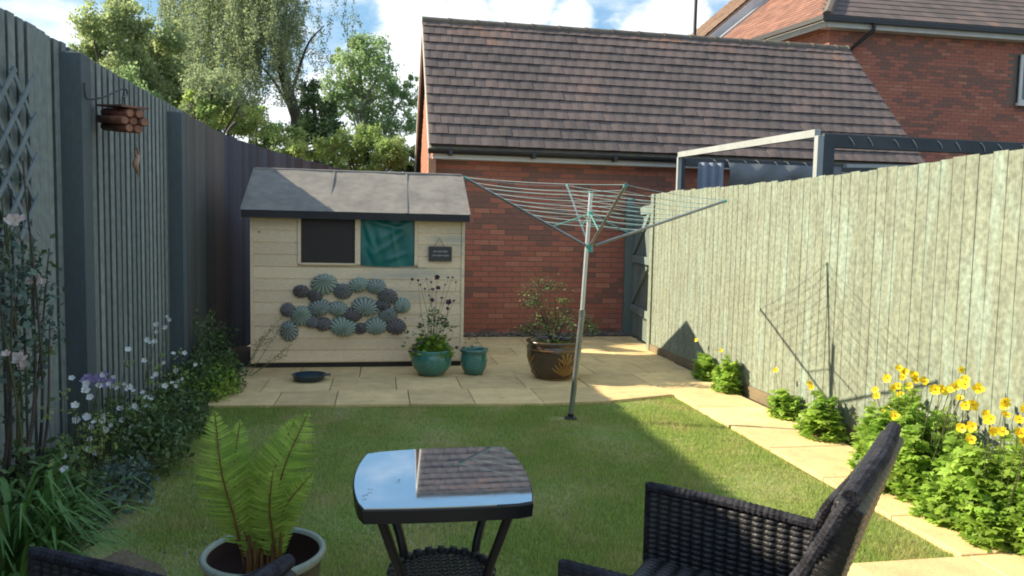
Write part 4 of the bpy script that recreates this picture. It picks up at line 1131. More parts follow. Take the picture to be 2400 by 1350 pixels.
for (x_, y_) in [(atZ(931, 1128, TZ)[0], atZ(931, 1128, TZ)[1]), (atZ(868, 1150, TZ)[0], atZ(868, 1150, TZ)[1]), (atZ(855, 1162, TZ)[0], atZ(855, 1162, TZ)[1])]:
    for q in range(3):
        a = random.uniform(0, pi); r_b = random.uniform(.004, .008); ox, oy_ = random.uniform(-.008, .008), random.uniform(-.008, .008)
        bits.add([(x_ + ox - r_b * math.cos(a), y_ + oy_ - r_b * math.sin(a), TZ + .001), (x_ + ox + .003, y_ + oy_, TZ + .004), (x_ + ox + r_b * math.cos(a), y_ + oy_ + r_b * math.sin(a), TZ + .001), (x_ + ox, y_ + oy_ - .003, TZ + .003)], [(0, 1, 2, 3)])
tag(bits.build('leaf_bits', m_bit), 'tiny dry leaf bits scattered on the glass table top', 'leaf litter', kind='stuff')

# ------------------------------------------------------------------ rattan chairs
def woven(parent, A, B, C, D, th, pu=.034, pv=.0165, amp=.005, name='woven_panel', inner=None):
    """panel with corners A(b-left) B(b-right) C(t-right) D(t-left), woven relief on both faces"""
    A, B, C, D = (np.array(p, float) for p in (A, B, C, D)); W_ = (np.linalg.norm(B - A) + np.linalg.norm(C - D)) / 2; H_ = (np.linalg.norm(D - A) + np.linalg.norm(C - B)) / 2
    nu = int(W_ / pu); nvv = int(H_ / pv); N = np.cross(B - A, D - A); N /= np.linalg.norm(N); su, sv_ = 8, 5
    nx, ny = nu * su + 1, nvv * sv_ + 1; mb = MB()
    for side in (1, -1):
        o = len(mb.v)
        for j in range(ny):
            for i in range(nx):
                u = i / (nx - 1); v = j / (ny - 1); p = (A * (1 - u) + B * u) * (1 - v) + (D * (1 - u) + C * u) * v
                row = j // sv_; ph = (j % sv_) / sv_; col = i // su; cu = (i % su) / su
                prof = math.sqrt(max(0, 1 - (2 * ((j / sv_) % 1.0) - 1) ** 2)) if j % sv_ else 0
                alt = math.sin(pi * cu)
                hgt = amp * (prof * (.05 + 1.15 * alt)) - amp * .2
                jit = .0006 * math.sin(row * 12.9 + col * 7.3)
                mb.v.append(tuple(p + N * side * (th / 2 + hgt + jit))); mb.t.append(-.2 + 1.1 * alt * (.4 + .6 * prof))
        for j in range(ny - 1):
            for i in range(nx - 1):
                q = (o + j * nx + i, o + j * nx + i + 1, o + (j + 1) * nx + i + 1, o + (j + 1) * nx + i); mb.f.append(q if side > 0 else q[::-1])
    h = len(mb.v) // 2; per = [i for i in range(nx)] + [j * nx + nx - 1 for j in range(1, ny)] + [(ny - 1) * nx + i for i in range(nx - 2, -1, -1)] + [j * nx for j in range(ny - 2, 0, -1)]
    for a_, b_ in zip(per, per[1:] + per[:1]): mb.f.append((a_, a_ + h, b_ + h, b_))
    return mb.build(name, m_rattan, parent, smooth=True)


def wrapped(parent, pts, r, name, mat=None, sq=1.0, n=10):
    """rail wrapped in strands: radius ripples along"""
    cv = curve(pts, max(8, int(sum(np.linalg.norm(np.array(a, float) - np.array(b, float)) for a, b in zip(pts, pts[1:])) / .0045)))
    rs = [r * (1 + .07 * ((j // 2) % 2) + .03 * math.sin(j * 1.7)) for j in range(len(cv))]
    return MB().tube(cv, rs, n).build(name, mat or m_weather, parent, smooth=False)


def chair(label, Ff, Fn, Bf, Bn, Tf, Tn, za, zt, seatz):
    g3 = lambda p, z: np.array([p[0], p[1], z])
    c = (np.array(Ff) + np.array(Bn)) / 2
    t = thing('rattan_chair', label, 'chair', (c[0], c[1], 0))
    ctr = g3(c, 0)
    for F, B, T in ((Ff, Bf, Tf), (Fn, Bn, Tn)):
        f, b, tt = g3(F, za), g3(B, za - .005), g3(T, zt)
        r_in = (tt - b) / (zt - za)
        wrapped(t, [f + np.array([0, 0, .0]), f * .5 + b * .5 + np.array([0, 0, .006]), b], .017, 'arm_rail')
        woven(t, g3(F, .08), g3(B, .08), b - np.array([0, 0, .01]), f - np.array([0, 0, .01]), .014, name='arm_panel')
        wrapped(t, [f + np.array([0, 0, .012]), g3(F, .30), g3(F, .0)], .013, 'front_leg')
        bb = g3(B, .0) + (g3(B, 0) - g3(F, 0)) * .02
        wrapped(t, [bb, g3(B, .40) + (g3(B, 0) - g3(F, 0)) * -.01, b, b + r_in * (zt - za) * .55 + r_in * 0, tt], .015, 'back_post')
    bw0, bw1 = g3(Bf, seatz - .05), g3(Bn, seatz - .05)
    woven(t, bw0, bw1, g3(Tn, zt - .015), g3(Tf, zt - .015), .050, pu=.040, name='back_panel')
    # top rail, thicker and bowed
    dn = g3(Tn, 0) - g3(Bn, 0); dn /= np.linalg.norm(dn) + 1e-9
    wrapped(t, [g3(Tf, zt), (g3(Tf, zt) + g3(Tn, zt)) / 2 + dn * .012 + np.array([0, 0, .006]), g3(Tn, zt)], .017, 'top_rail', sq=1)
    # seat
    k = .02
    s = MB(); P = [g3(Ff, seatz), g3(Fn, seatz), g3(Bn, seatz), g3(Bf, seatz)]; cc = sum(P) / 4; P = [cc + (p - cc) * .97 for p in P]
    s.v = [tuple(p - np.array([0, 0, .05])) for p in P] + [tuple(p) for p in P]; s.t = [.5] * 8
    s.f = [(0, 1, 2, 3), (7, 6, 5, 4)] + [(i, i + 4, (i + 1) % 4 + 4, (i + 1) % 4) for i in range(4)]
    s.build('seat', m_rattan, t)
    woven(t, P[1] + np.array([0, 0, .004]), P[2] + np.array([0, 0, .004]), P[3] + np.array([0, 0, .004]), P[0] + np.array([0, 0, .004]), .004, pu=.05, pv=.02, name='seat_weave')
    woven(t, g3(Ff, .08), g3(Fn, .08), g3(Fn, seatz - .03), g3(Ff, seatz - .03), .012, pu=.045, name='front_panel')
    return t


chair('dark woven rattan armchair with high back, angled toward the table at the right', (.85, 2.22), (.44, 1.70), (1.215, 1.865), (.80, 1.38), (1.315, 1.705), (.87, 1.235), .65, .965, .42)
chair('low dark woven rattan chair at the bottom left, only arm and back tips showing', (-.90, 2.11), (-1.21, 1.59), (-.38, 1.80), (-.69, 1.28), (-.20, 1.70), (-.51, 1.18), .58, .70, .36)

# ------------------------------------------------------------------ things on the left fence
bh = atX(290, 280, -1.60)
bk_ = thing('hanging_bracket', 'thin black wrought iron hook bracket on the left fence', 'bracket', atX(200, 200, -1.71))
h0 = atX(198, 195, -1.70); h1 = atX(205, 232, -1.69); h2 = atX(240, 228, -1.64); h3 = atX(290, 208, -1.60); h4 = atX(298, 222, -1.59); h5 = atX(288, 228, -1.59)
MB().tube(curve([h0, (h0 + h1) / 2 + np.array([0, -.02, 0]), h1, h2, h3, h4, h5], 40), .0055, 6).build('hook', m_black, bk_)
lb = atX(256, 281, -1.74); rb_ = atX(318, 284, -1.48)
bug = thing('insect_house', 'reddish brown bundle of hollow canes hanging as an insect house on the left fence', 'insect house', bh)
ax = rb_ - lb; axn = ax / np.linalg.norm(ax); sx_ = np.cross(axn, [0, 0, 1]); sx_ /= np.linalg.norm(sx_)
for i in range(7):
    rr = 0 if i == 0 else .052; a = 0 if i == 0 else i * pi / 3
    o_ = sx_ * rr * math.cos(a) + np.array([0, 0, 1]) * rr * math.sin(a)
    st = lb + o_ + axn * random.uniform(-.015, .015); en = lb + ax * .96 + o_ + axn * random.uniform(-.02, .02)
    cn = MB().tube([st, en], .027, 10, t=random.random()).build('cane', m_log, bug, smooth=True)
    MB().tube([en, en + axn * .004], .021, 10).build('cane_end', m_logend, cn)
MB().frame_box(lb - sx_ * .08 + np.array([0, 0, .078]), ax * 1.0, sx_ * .16, (0, 0, .012)).build('roof_board', m_log, bug)
MB().tube([h3, lb + ax * .5 + np.array([0, 0, .09])], .003, 5).build('cord', m_black, bug)
on = thing('hanging_ornament', 'small pink brown ornament dangling below the insect house', 'ornament', atX(322, 380, -1.60))
o1 = atX(320, 345, -1.6); o2 = atX(325, 362, -1.6); o3 = atX(318, 385, -1.6); o4 = atX(328, 425, -1.6)
MB().tube(curve([atX(322, 312, -1.6), o1], 4), .0015, 4).build('cord', m_twine, on)
MB().tube(curve([o1, o2, (o2 + o3) / 2, o1 + np.array([0, -.02, -.03])], 12), .007, 6).build('loop', m_pink, on)
MB().tube(curve([o2, o3, o3 * .5 + o4 * .5, o4], 14), [.006, .012, .018, .022, .022, .020, .018, .015, .012, .009, .007, .005, .004, .003, .002], 8).build('body', m_pink, on, smooth=True)

# ------------------------------------------------------------------ plants helpers
def stemtube(parent, a, b, r=.003, bow=.03, mat=None, name='stem'):
    m_ = (a + b) / 2 + np.array([random.uniform(-bow, bow), random.uniform(-bow, bow), 0])
    return MB().tube(curve([a, m_, b], 6), [r, r, r * .9, r * .85, r * .8, r * .7, r * .6], 5).build(name, mat or m_stem, parent)


def bloom(parent, c, r, mat, n=5, cup=.4, facing=None, eye=None, name='flower'):
    f = np.array(facing if facing is not None else (random.uniform(-.3, .5), random.uniform(-1, -.4), random.uniform(.1, .9))); f = f / np.linalg.norm(f)
    a = np.cross(f, [0.1, 0, 1]); a /= np.linalg.norm(a); b = np.cross(f, a); mb = MB(); ph = random.uniform(0, 1)
    for k in range(n):
        t = 2 * pi * k / n + ph; d = a * math.cos(t) + b * math.sin(t); s = -a * math.sin(t) + b * math.cos(t); L = r * random.uniform(.85, 1.1); w = r * 2.0 / n * 1.25
        mb.add([c, c + d * L * .55 + s * w + f * cup * r * .5, c + d * L + s * w * .6 + f * cup * r, c + d * L * 1.05 + f * cup * r * 1.1, c + d * L - s * w * .6 + f * cup * r, c + d * L * .55 - s * w + f * cup * r * .5], [(0, 1, 2, 3, 4, 5)], random.random())
    o = mb.build(name, mat, parent)
    if eye: MB().lathe([(0, .0), (r * .2, .0), (r * .16, r * .25), (0, r * .3)], c + f * r * .12, 7).build('flower_eye', eye, o)
    return o


def mound(c, rx, ry, rz, n, flat=.3):
    d = rdir(n); d[:, 2] = np.abs(d[:, 2]); r = rng.uniform(.45, 1, (n, 1)) ** .5
    nz_ = 1 + .22 * np.sin(d[:, 0:1] * 7 + c[0] * 9) * np.cos(d[:, 1:2] * 6 + c[1] * 5)
    return np.array(c) + d * r * nz_ * np.array([rx, ry, rz])


def foliage(parent, P, size, mat, kind='lobed', name='foliage', **kw):
    n = len(P)
    if kind == 'lobed': V = lobed(P, size, **kw); kk = 20
    else: V = leaves(P, size, **kw); kk = 4
    return tag(npmesh(name, V, 4, mat, parent, tint=ptint(n, kk)), kind='stuff')


# poppies along the right fence
def poppy(label, c, rx, ry, rz, n, flowers, lsz=.06, fl_r=.025, mat=None):
    t = thing('poppy_plant', label, 'plant', (c[0], c[1], 0), 'yellow flowering plants along the right fence')
    P = mound((c[0], c[1], .0), rx, ry, rz, n); P[:, 0] = np.minimum(P[:, 0], 3.33); P[:, 2] = np.maximum(P[:, 2], .01)
    foliage(t, P, rng.uniform(lsz * .6, lsz * 1.3, n), mat or m_leafg)
    for i in range(max(5, int(n / 90))):
        q = P[random.randrange(n)]; stemtube(t, np.array([c[0] + random.uniform(-.05, .05), c[1] + random.uniform(-.05, .05), 0]), q, .0022)
    for (fx, fy, X) in flowers:
        p = atX(fx, fy, X); b0 = np.array([min(3.3, c[0] + (p[0] - c[0]) * .5), c[1] + (p[1] - c[1]) * .45, .08])
        stemtube(t, b0, p, .0022, .02); bloom(t, p, fl_r * random.uniform(.8, 1.2), m_yel, random.choice((4, 5, 6)), .35, facing=(random.uniform(-1, 0), random.uniform(-1, -.5), random.uniform(0, .8)), eye=m_ora)
    return t


poppy('smallest clump of yellow poppies by the fence in the shade edge', (3.27, 7.10, 0), .11, .14, .27, 300, [(1632, 797, 3.24)])
poppy('leafy poppy clump second from the far end of the right fence', (3.23, 6.50, 0), .12, .15, .32, 380, [(1690, 822, 3.22)])
poppy('low sparse poppy clump midway along the path with one pale flower', (3.24, 5.50, 0), .11, .14, .22, 260, [(1818, 868, 3.2)])
poppy('tidy poppy clump midway along the path with one orange flower', (3.20, 4.92, 0), .14, .17, .31, 430, [(1898, 898, 3.16), (1902, 908, 3.16)])
poppy('pale seedling poppy tuft just behind the armchair back', (3.24, 4.32, 0), .10, .15, .17, 200, [])
F1 = [(2052, 914), (2080, 887), (2118, 874), (2131, 905), (2104, 905), (2142, 880), (2165, 893), (2112, 925), (2120, 870), (2145, 889), (2204, 911), (2077, 962), (2096, 975), (2252, 867), (2237, 906), (2263, 890), (2247, 899), (2292, 911), (2225, 912), (2250, 933), (2275, 945), (2280, 950)]
F2 = [(2310, 970), (2318, 985), (2354, 942), (2355, 972), (2278, 1000), (2274, 1030), (2348, 1012), (2388, 983), (2390, 1016), (2408, 960), (2420, 1000), (2425, 1040)]
poppy('biggest clump of yellow poppies in full flower beside the path', (3.08, 3.86, 0), .26, .36, .52, 3300, [(a, b, 3.0 + random.uniform(-.1, .15)) for a, b in F1 + [(a + random.uniform(-26, 26), b + random.uniform(-8, 22)) for a, b in F1[::2]]], .050)
poppy('large poppy clump nearest the camera at the right edge of the path', (3.06, 3.22, 0), .27, .40, .44, 3200, [(a, b, 2.95 + random.uniform(-.1, .1)) for a, b in F2 + [(a + random.uniform(-26, 26), b + random.uniform(-8, 22)) for a, b in F2[::2]]], .050)

# aquilegia in teal pot
aq = thing('potted_columbine', 'tall stems of dark purple flowers over a green mound in the round teal pot', 'plant', c1 + np.array([0, 0, .21]), None)
P = mound(c1 + np.array([0, 0, .2]), .22, .18, .20, 800); foliage(aq, P, rng.uniform(.025, .055, 800), m_leafg)
P = c1 + np.array([-.02, 0, .42]) + rng.normal(size=(120, 3)) * np.array([.11, .08, .10]); foliage(aq, P, rng.uniform(.02, .045, 120), m_leafd)
PF = [(1025, 650, .028), (966, 655, .016), (980, 658, .015), (1050, 652, .016), (1060, 651, .014), (1026, 676, .025), (1014, 680, .022), (995, 678, .014), (1012, 705, .026), (1035, 700, .018), (1052, 710, .032), (1048, 724, .02), (1064, 706, .014), (1005, 693, .012), (1043, 668, .012), (1068, 662, .012), (1000, 655, .012), (1010, 662, .013), (985, 668, .012)]
for i, (fx, fy, r) in enumerate(PF):
    p = atY(fx, fy, c1[1] + random.uniform(-.08, .08)); b0 = c1 + np.array([random.uniform(-.05, .05), random.uniform(-.04, .04), .25])
    if i % 2 == 0: stemtube(aq, b0, p, .0028, .03)
    else: stemtube(aq, p + np.array([random.uniform(-.03, .03), 0, -.08]), p, .0015, .01)
    bloom(aq, p, r, m_purp, 5, .6)
for (fx, fy) in [(970, 820), (960, 825), (975, 810), (1070, 815), (985, 805)]: bloom(aq, atY(fx, fy, c1[1] - .15), .018, m_purp, 5, .5)
for (fx, fy) in [(1048, 760), (1064, 766), (1020, 745), (1005, 752), (985, 765), (1035, 745), (1018, 730), (1045, 755)]:
    p = atY(fx, fy, c1[1]); foliage(aq, p + rng.normal(size=(14, 3)) * .022, .032, m_leafd, name='leaf_cluster')
    stemtube(aq, c1 + np.array([0, 0, .3]), p, .002, .02)
# small sprout in the second pot
spt = thing('potted_seedling', 'thin seedling in the smaller teal pot', 'plant', c2 + np.array([0, 0, .2]))
P = c2 + np.array([-.03, 0, .27]) + rng.normal(size=(50, 3)) * np.array([.04, .03, .035]); foliage(spt, P, .022, m_leafd); stemtube(spt, c2 + np.array([-.02, 0, .2]), c2 + np.array([-.04, 0, .31]), .002)
# acer
ac = thing('potted_maple', 'feathery green maple shrub with pale leaves in the large brown pot', 'shrub', c3 + np.array([0, 0, .32]))
AC = [(1262, 662, 30, 20, 0), (1250, 690, 28, 16, 0), (1300, 672, 30, 12, 0), (1245, 712, 20, 10, 0), (1285, 728, 34, 16, 1), (1310, 745, 30, 16, 1), (1252, 765, 30, 18, 0), (1235, 775, 24, 12, 0), (1290, 762, 30, 16, 0), (1330, 735, 26, 14, 1), (1375, 752, 16, 18, 0), (1388, 770, 12, 12, 0), (1320, 705, 16, 8, 1), (1270, 745, 30, 14, 0)]
cb_ = c3 + np.array([0, 0, .32])
for (fx, fy, rx, rz, o_) in AC:
    p = atY(fx, fy, c3[1] + random.uniform(-.12, .12)); k_ = 1 / 1750 * c3[1]
    P = p + rng.normal(size=(110, 3)) * np.array([rx * k_ * .62, .05, rz * k_ * .62])
    foliage(ac, P, rng.uniform(.014, .030, 110), m_leafo if (o_ or random.random() < .35) else m_leafd, name='leaf_cluster', spread=.6)
    stemtube(ac, cb_, p, .005, .05, m_bark, 'branch')
for (fx, fy) in [(1302, 770), (1293, 780), (1286, 790), (1338, 755), (1345, 765), (1335, 770), (1350, 778), (1310, 752), (1322, 748), (1345, 790)]:
    p = atY(fx, fy, c3[1] - .08); foliage(ac, p + rng.normal(size=(8, 3)) * .018, .05, m_pale, 'leaf', name='pale_leaves', aspect=.6)
P = mound(cb_ + np.array([.02, 0, -.02]), .2, .18, .08, 260); foliage(ac, P, .03, m_leafg, name='ground_leaves')

# ------------------------------------------------------------------ left flower bed
# strap-leaved clump bottom left
sc0 = np.array([-1.36, 2.98, -.02])
st = thing('strap_leaf_clump', 'arching clump of dark green strap leaves in the near left corner', 'plant', sc0)
blm = MB()
for i in range(240):
    a = random.gauss(.2, 1.3); L = random.uniform(.32, .62); out = random.uniform(.35, .95); d = np.array([math.cos(a), math.sin(a) * .9, 0]); b0 = sc0 + np.array([random.gauss(0, .07), random.gauss(0, .09), 0])
    h_ = L * (1.18 - out * .6)
    cv = curve([b0, b0 + d * L * out * .28 + np.array([0, 0, h_ * .6]), b0 + d * L * out * .65 + np.array([0, 0, h_]), b0 + d * L * out * 1.05 + np.array([0, 0, h_ * .82])], 8)
    s = np.cross(d, [0, 0, 1]); w = random.uniform(.006, .013); vs = []; tn = random.random()
    for j, p in enumerate(cv): ww = w * math.sin(pi * (.12 + .85 * j / 8)) ; vs += [p - s * ww, p + np.array([0, 0, -.3 * ww]), p + s * ww]
    m_ = MB(); m_.add(vs, [(j * 3 + q, j * 3 + q + 1, j * 3 + q + 4, j * 3 + q + 3) for j in range(8) for q in (0, 1)], tn)
    if i < 90: m_.build('leaf', m_blade, st)
    else: blm.add(m_.v, m_.f, tn)
tag(blm.build('leaves', m_blade, st), kind='stuff')

def bush(name, label, c, r, n, size, mat, kind='leaf', stems=10, z0=0.0, group=None, cat='plant', **kw):
    t = thing(name, label, cat, c, group); P = mound((c[0], c[1], z0), r[0], r[1], r[2], n); P[:, 0] = np.maximum(P[:, 0], -1.80)
    foliage(t, P, rng.uniform(size * .6, size * 1.3, n), mat, kind, **kw)
    for i in range(stems):
        q = P[random.randrange(n)]; stemtube(t, np.array([c[0] + random.gauss(0, .04), c[1] + random.gauss(0, .04), -.02]), q, .003, .02)
    return t


b1 = bush('leafy_perennial', 'dark green bushy perennial behind the strap leaved clump', (-1.55, 3.75, 0), (.26, .34, .42), 1500, .05, m_leafd)
b2 = bush('leafy_perennial', 'dark green perennial with white flowers at the middle of the left bed', (-1.45, 4.75, 0), (.30, .42, .40), 1700, .045, m_leafd)
b2b = bush('leafy_perennial', 'white flowered perennial leaning over the lawn edge', (-1.46, 5.5, 0), (.28, .42, .34), 1500, .045, m_leafd)
b4 = bush('leafy_perennial', 'low dark creeping plant at the lawn edge of the left bed', (-1.36, 4.15, 0), (.18, .35, .20), 800, .04, m_leafb)
b3 = bush('catmint_clump', 'dense mid green clump between left fence and patio corner', (-1.52, 6.9, 0), (.32, .58, .34), 2200, .045, m_leafd)
b5 = bush('catmint_clump', 'soft green mound spilling onto the patio beside the shed', (-1.42, 6.75, 0), (.22, .42, .26), 1100, .04, m_leafg)
b6 = bush('leafy_shrub', 'dark small leaved shrub in the gap between fence and shed', (-1.62, 7.75, 0), (.20, .30, .42), 800, .05, m_leafd)
for (fx, fy) in [(462, 760), (495, 745), (505, 790), (545, 770), (470, 800), (560, 800), (525, 780), (485, 770), (540, 800)]:
    p = atX(fx, fy, -1.55); P = p + rng.normal(size=(40, 3)) * np.array([.03, .03, .06]); foliage(b3, P, .035, m_leafd, 'leaf', name='leaf_spike'); stemtube(b3, p - np.array([0, 0, .35]), p + np.array([0, 0, .1]), .003)
WF = [(392, 742, 5.7), (366, 760), (388, 768), (367, 778), (345, 797), (362, 800), (352, 803), (385, 851), (313, 916), (296, 912), (336, 920), (360, 932), (417, 895), (428, 888), (412, 905), (378, 915), (168, 886), (203, 900), (200, 915), (175, 950), (198, 975), (205, 978), (290, 980), (298, 975), (285, 985), (320, 960), (338, 955), (322, 970), (345, 950), (418, 970), (420, 985), (424, 958), (382, 1000), (378, 1005), (360, 1016), (372, 1018), (355, 1012), (336, 1045), (458, 855), (472, 853), (462, 872), (432, 828), (240, 880), (262, 905), (266, 885), (255, 900), (310, 1000)]
WF += [(random.uniform(150, 440), 0) for _ in range(55)]
WF = [f if f[1] else (f[0], 1150 - f[0] * .62 + random.gauss(0, 55)) for f in WF]
for i, f in enumerate(WF):
    fx, fy = f[0], f[1]; X = -1.50 + random.uniform(-.06, .1); p = atX(fx, fy, X)
    par = b1 if p[1] < 4.3 else (b2 if p[1] < 5.1 else (b2b if p[1] < 6.2 else b3))
    bloom(par, p, random.uniform(.011, .021), m_wht, 5, .35); stemtube(par, np.array([p[0] - .05, p[1] + random.uniform(-.1, .1), max(.02, p[2] - random.uniform(.25, .5))]), p, .0022, .03)
for (fx, fy) in [(205, 885), (198, 892), (215, 890), (235, 892), (243, 878), (250, 895), (232, 905), (262, 895), (228, 885), (246, 905), (210, 903)]:
    p = atX(fx, fy, -1.52); bloom(b2, p, .020, m_lil if random.random() < .7 else m_wht, 5, .5); stemtube(b2, p - np.array([0, 0, .3]), p, .002)
# yellow-green seed heads
for i in range(140):
    fx = random.uniform(110, 440); fy = random.gauss(1190 - fx * .62, 70)
    if fy > 1150 or fy < 800: continue
    p = atX(fx, fy, -1.5 + random.uniform(-.1, .08)); par = b1 if p[1] < 4.3 else (b2 if p[1] < 5.1 else b2b)
    foliage(par, p + rng.normal(size=(9, 3)) * .014, .028, m_leafy, 'leaf', name='seed_head', aspect=.6); stemtube(par, p - np.array([0, 0, random.uniform(.12, .3)]), p, .0018, .02)
# wispy stems leaning across shed wall
ws = thing('wispy_stems', 'thin yellowish wispy stems leaning across the left end of the shed wall', 'plant', (-1.3, 7.6, 0))
for (x0, y0, x1, y1) in [(590, 850, 660, 742), (595, 855, 655, 770), (600, 860, 678, 812), (585, 850, 640, 760), (600, 852, 670, 830), (580, 840, 612, 790)]:
    a = atY(x0, y0, 7.6); b = atY(x1, y1, 7.75); stemtube(ws, np.array([a[0] - .05, 7.55, 0]), b, .0032, .04, m_leafo)
    for u in np.linspace(.4, 1, 9): foliage(ws, (a + (b - a) * u) + rng.normal(size=(4, 3)) * .016, .022, m_leafo, 'leaf', name='leaf_cluster')
# rose bush left edge
ro = thing('rose_bush', 'climbing rose with blue green leaves and pale pink roses against the left fence', 'rose bush', (-1.72, 3.75, 0))
for i in range(10):
    a = np.array([-1.70 + random.uniform(-.04, .08), 3.7 + random.uniform(-.15, .25), -.02]); b = np.array([-1.66 + random.uniform(-.08, .12), 3.55 + random.uniform(-.1, .75), random.uniform(.9, 1.75)])
    MB().tube(curve([a, a * .6 + b * .4 + np.array([random.uniform(0, .08), random.uniform(-.1, .1), 0]), b], 10), [.010 * (1 - .06 * j) for j in range(11)], 6).build('cane', m_bark if i % 3 else m_stem, ro)
for (fx, fy, s, n) in [(20, 570, 34, 40), (45, 620, 40, 55), (90, 600, 30, 30), (30, 690, 45, 70), (105, 690, 38, 55), (70, 740, 45, 70), (20, 770, 35, 50), (120, 770, 28, 40), (60, 800, 40, 50), (30, 880, 35, 50), (95, 830, 36, 34), (20, 420, 20, 14), (80, 640, 32, 30), (10, 650, 30, 40), (70, 900, 30, 30), (30, 960, 40, 30)]:
    p = atX(fx, fy, -1.66); P = p + rng.normal(size=(n, 3)) * np.array([.05, s * .0024, s * .0021]) * .8
    P[:, 0] = np.maximum(P[:, 0], -1.79); foliage(ro, P, rng.uniform(.025, .05, n), m_leafb if random.random() < .75 else m_leafd, 'leaf', name='leaf_cluster', aspect=.7)
for (fx, fy, r) in [(30, 520, .032), (44, 517, .026), (84, 658, .032), (98, 664, .024), (42, 846, .036), (56, 856, .024), (14, 832, .018)]:
    p = atX(fx, fy, -1.60); f1 = bloom(ro, p, r, m_rosew, 6, .7, name='rose'); bloom(ro, p + np.array([.004, -.006, .004]), r * .7, m_rosew, 5, 1.0, name='rose')
    stemtube(ro, p - np.array([.05, 0, .2]), p, .003)

# ------------------------------------------------------------------ trees behind
def trunk(t, pts, r0, r1, mat=m_bark, name='trunk'):
    cv = curve(pts, 14); return MB().tube(cv, [r0 + (r1 - r0) * j / 14 for j in range(15)], 9).build(name, mat, t, smooth=True)


def tree(name, label, base, clumps, n_per, size, mat, tr=.12, limb=True, barkm=m_bark, cat='tree', aspect=.6, top=None):
    t = thing(name, label, cat, base); base = np.array(base, float); cl = np.array([c[:3] for c in clumps]); topc = cl[cl[:, 2].argmax()] if top is None else np.array(top)
    trunk(t, [base, base * .6 + topc * .4 + np.array([.1, 0, 0]), base * .25 + topc * .75, topc], tr, tr * .25, barkm)
    Ps = []; Ts = []
    for (x, y, z, r) in clumps:
        n = int(n_per * (r ** 2)); sub = rng.normal(size=(max(3, int(n / 60)), 3)); sub /= np.linalg.norm(sub, axis=1, keepdims=True); sub = np.array([x, y, z]) + sub * r * rng.uniform(.3, 1, (len(sub), 1))
        idx = rng.integers(0, len(sub), n); Ps.append(sub[idx] + rng.normal(size=(n, 3)) * r * .17); Ts.append(np.clip(rng.uniform(0, 1, len(sub))[idx] * .6 + rng.uniform(0, .4, n), 0, 1))
    P = np.concatenate(Ps); T = np.concatenate(Ts)
    tag(npmesh('crown', leaves(P, rng.uniform(size * .7, size * 1.3, len(P)), aspect, .3), 4, mat, t, tint=np.repeat(T, 4)), kind='stuff')
    if limb:
        for i, c in enumerate(clumps[::max(1, len(clumps) // 9)]):
            u = random.uniform(.3, .75); s = base + (topc - base) * u
            trunk(t, [s, (s + np.array(c[:3])) / 2 + np.array([0, 0, .15]), np.array(c[:3])], tr * .35, .015, barkm, 'limb')
    return t


def clumps_px(lst, Y, dy=.8):
    out = []
    for (x, y, r) in lst: p = atY(x, y, Y + random.uniform(-dy, dy)); out.append((p[0], p[1], p[2], r / 1750 * Y))
    return out


# left tree (yellowish)
CL = [(215, 60, 42), (255, 120, 55), (200, 130, 30), (285, 45, 45), (275, 5, 35), (340, 120, 60), (320, 70, 40), (390, 160, 60), (250, 180, 45), (330, 200, 60), (230, 90, 40), (400, 90, 40), (420, 210, 55), (300, 150, 50), (360, 250, 60), (200, 165, 26), (440, 270, 50), (380, 330, 70), (300, 300, 70)]
tree('bushy_tree', 'yellow green bushy tree rising over the left fence', (-5.2, 16.2, -.1), clumps_px(CL, 16), 8500, .075, m_leafaz, .07)
# weeping birch
bi_ = thing('weeping_birch', 'tall weeping birch with drooping grey green strands in the middle of the skyline', 'tree', (-3.0, 20, -.1))
bb = np.array([-2.0, 20, -.1]); tk = [bb, atY(702, 330, 20), atY(680, 230, 20), atY(640, 80, 20), atY(600, -120, 20), atY(580, -330, 20)]
trunk(bi_, tk, .20, .05, m_bark)
for (a, b) in [((690, 270), (560, 140)), ((680, 230), (760, 60)), ((650, 100), (470, 20)), ((620, -20), (760, -80)), ((600, -80), (430, -60)), ((655, 150), (690, -60)), ((705, 320), (750, 230)), ((640, 90), (520, -90))]:
    A = atY(*a, 20); B = atY(*b, 20 + random.uniform(-1.2, 1.2)); trunk(bi_, [A, (A + B) / 2 + np.array([0, 0, .4]), B], .045, .012, m_bark, 'limb')
Ps = []; Ds = []; Ts = []; tw = MB()
ns = 1150
for i in range(ns):
    fx = random.gauss(575, 118); fx = min(818, max(395, fx)); cxn = (fx - 585) / 215
    fy0 = -330 + 250 * cxn ** 2 + random.uniform(-20, 430); L = random.uniform(.7, 2.4)
    gap = abs(fx - 735) < 45 and random.random() < .62
    if gap: continue
    yend_lim = 330 if fx < 620 else (250 if fx < 700 else 140 + random.uniform(-40, 40) - (60 if fx > 780 else 0))
    Yd = 20 + random.gauss(0, 1.3); p0 = atY(fx, fy0, Yd); pe = atY(fx, yend_lim, Yd); L = min(L, max(.15, p0[2] - pe[2]))
    if p0[2] < pe[2]: continue
    dx = random.gauss(0, .14); k_ = int(L * 95); u = rng.uniform(0, 1, k_) ** .8
    # occasional holes of sky
    P = p0 + np.stack([dx * u * L + .05 * np.sin(u * 5 + i), .05 * np.cos(u * 4 + i), -u * L], 1) + rng.normal(size=(k_, 3)) * np.array([.042, .042, .03])
    Ps.append(P); Ts.append(np.clip(rng.uniform(0, .4, k_) + random.random() * .6, 0, 1))
    if i % 3 == 0: tw.tube([p0, p0 + np.array([dx * L * .5, 0, -L * .5]), p0 + np.array([dx * L, 0, -L])], .006, 3, cap=False)
tag(tw.build('twigs', m_bark, bi_), kind='stuff')
P = np.concatenate(Ps); T = np.concatenate(Ts)
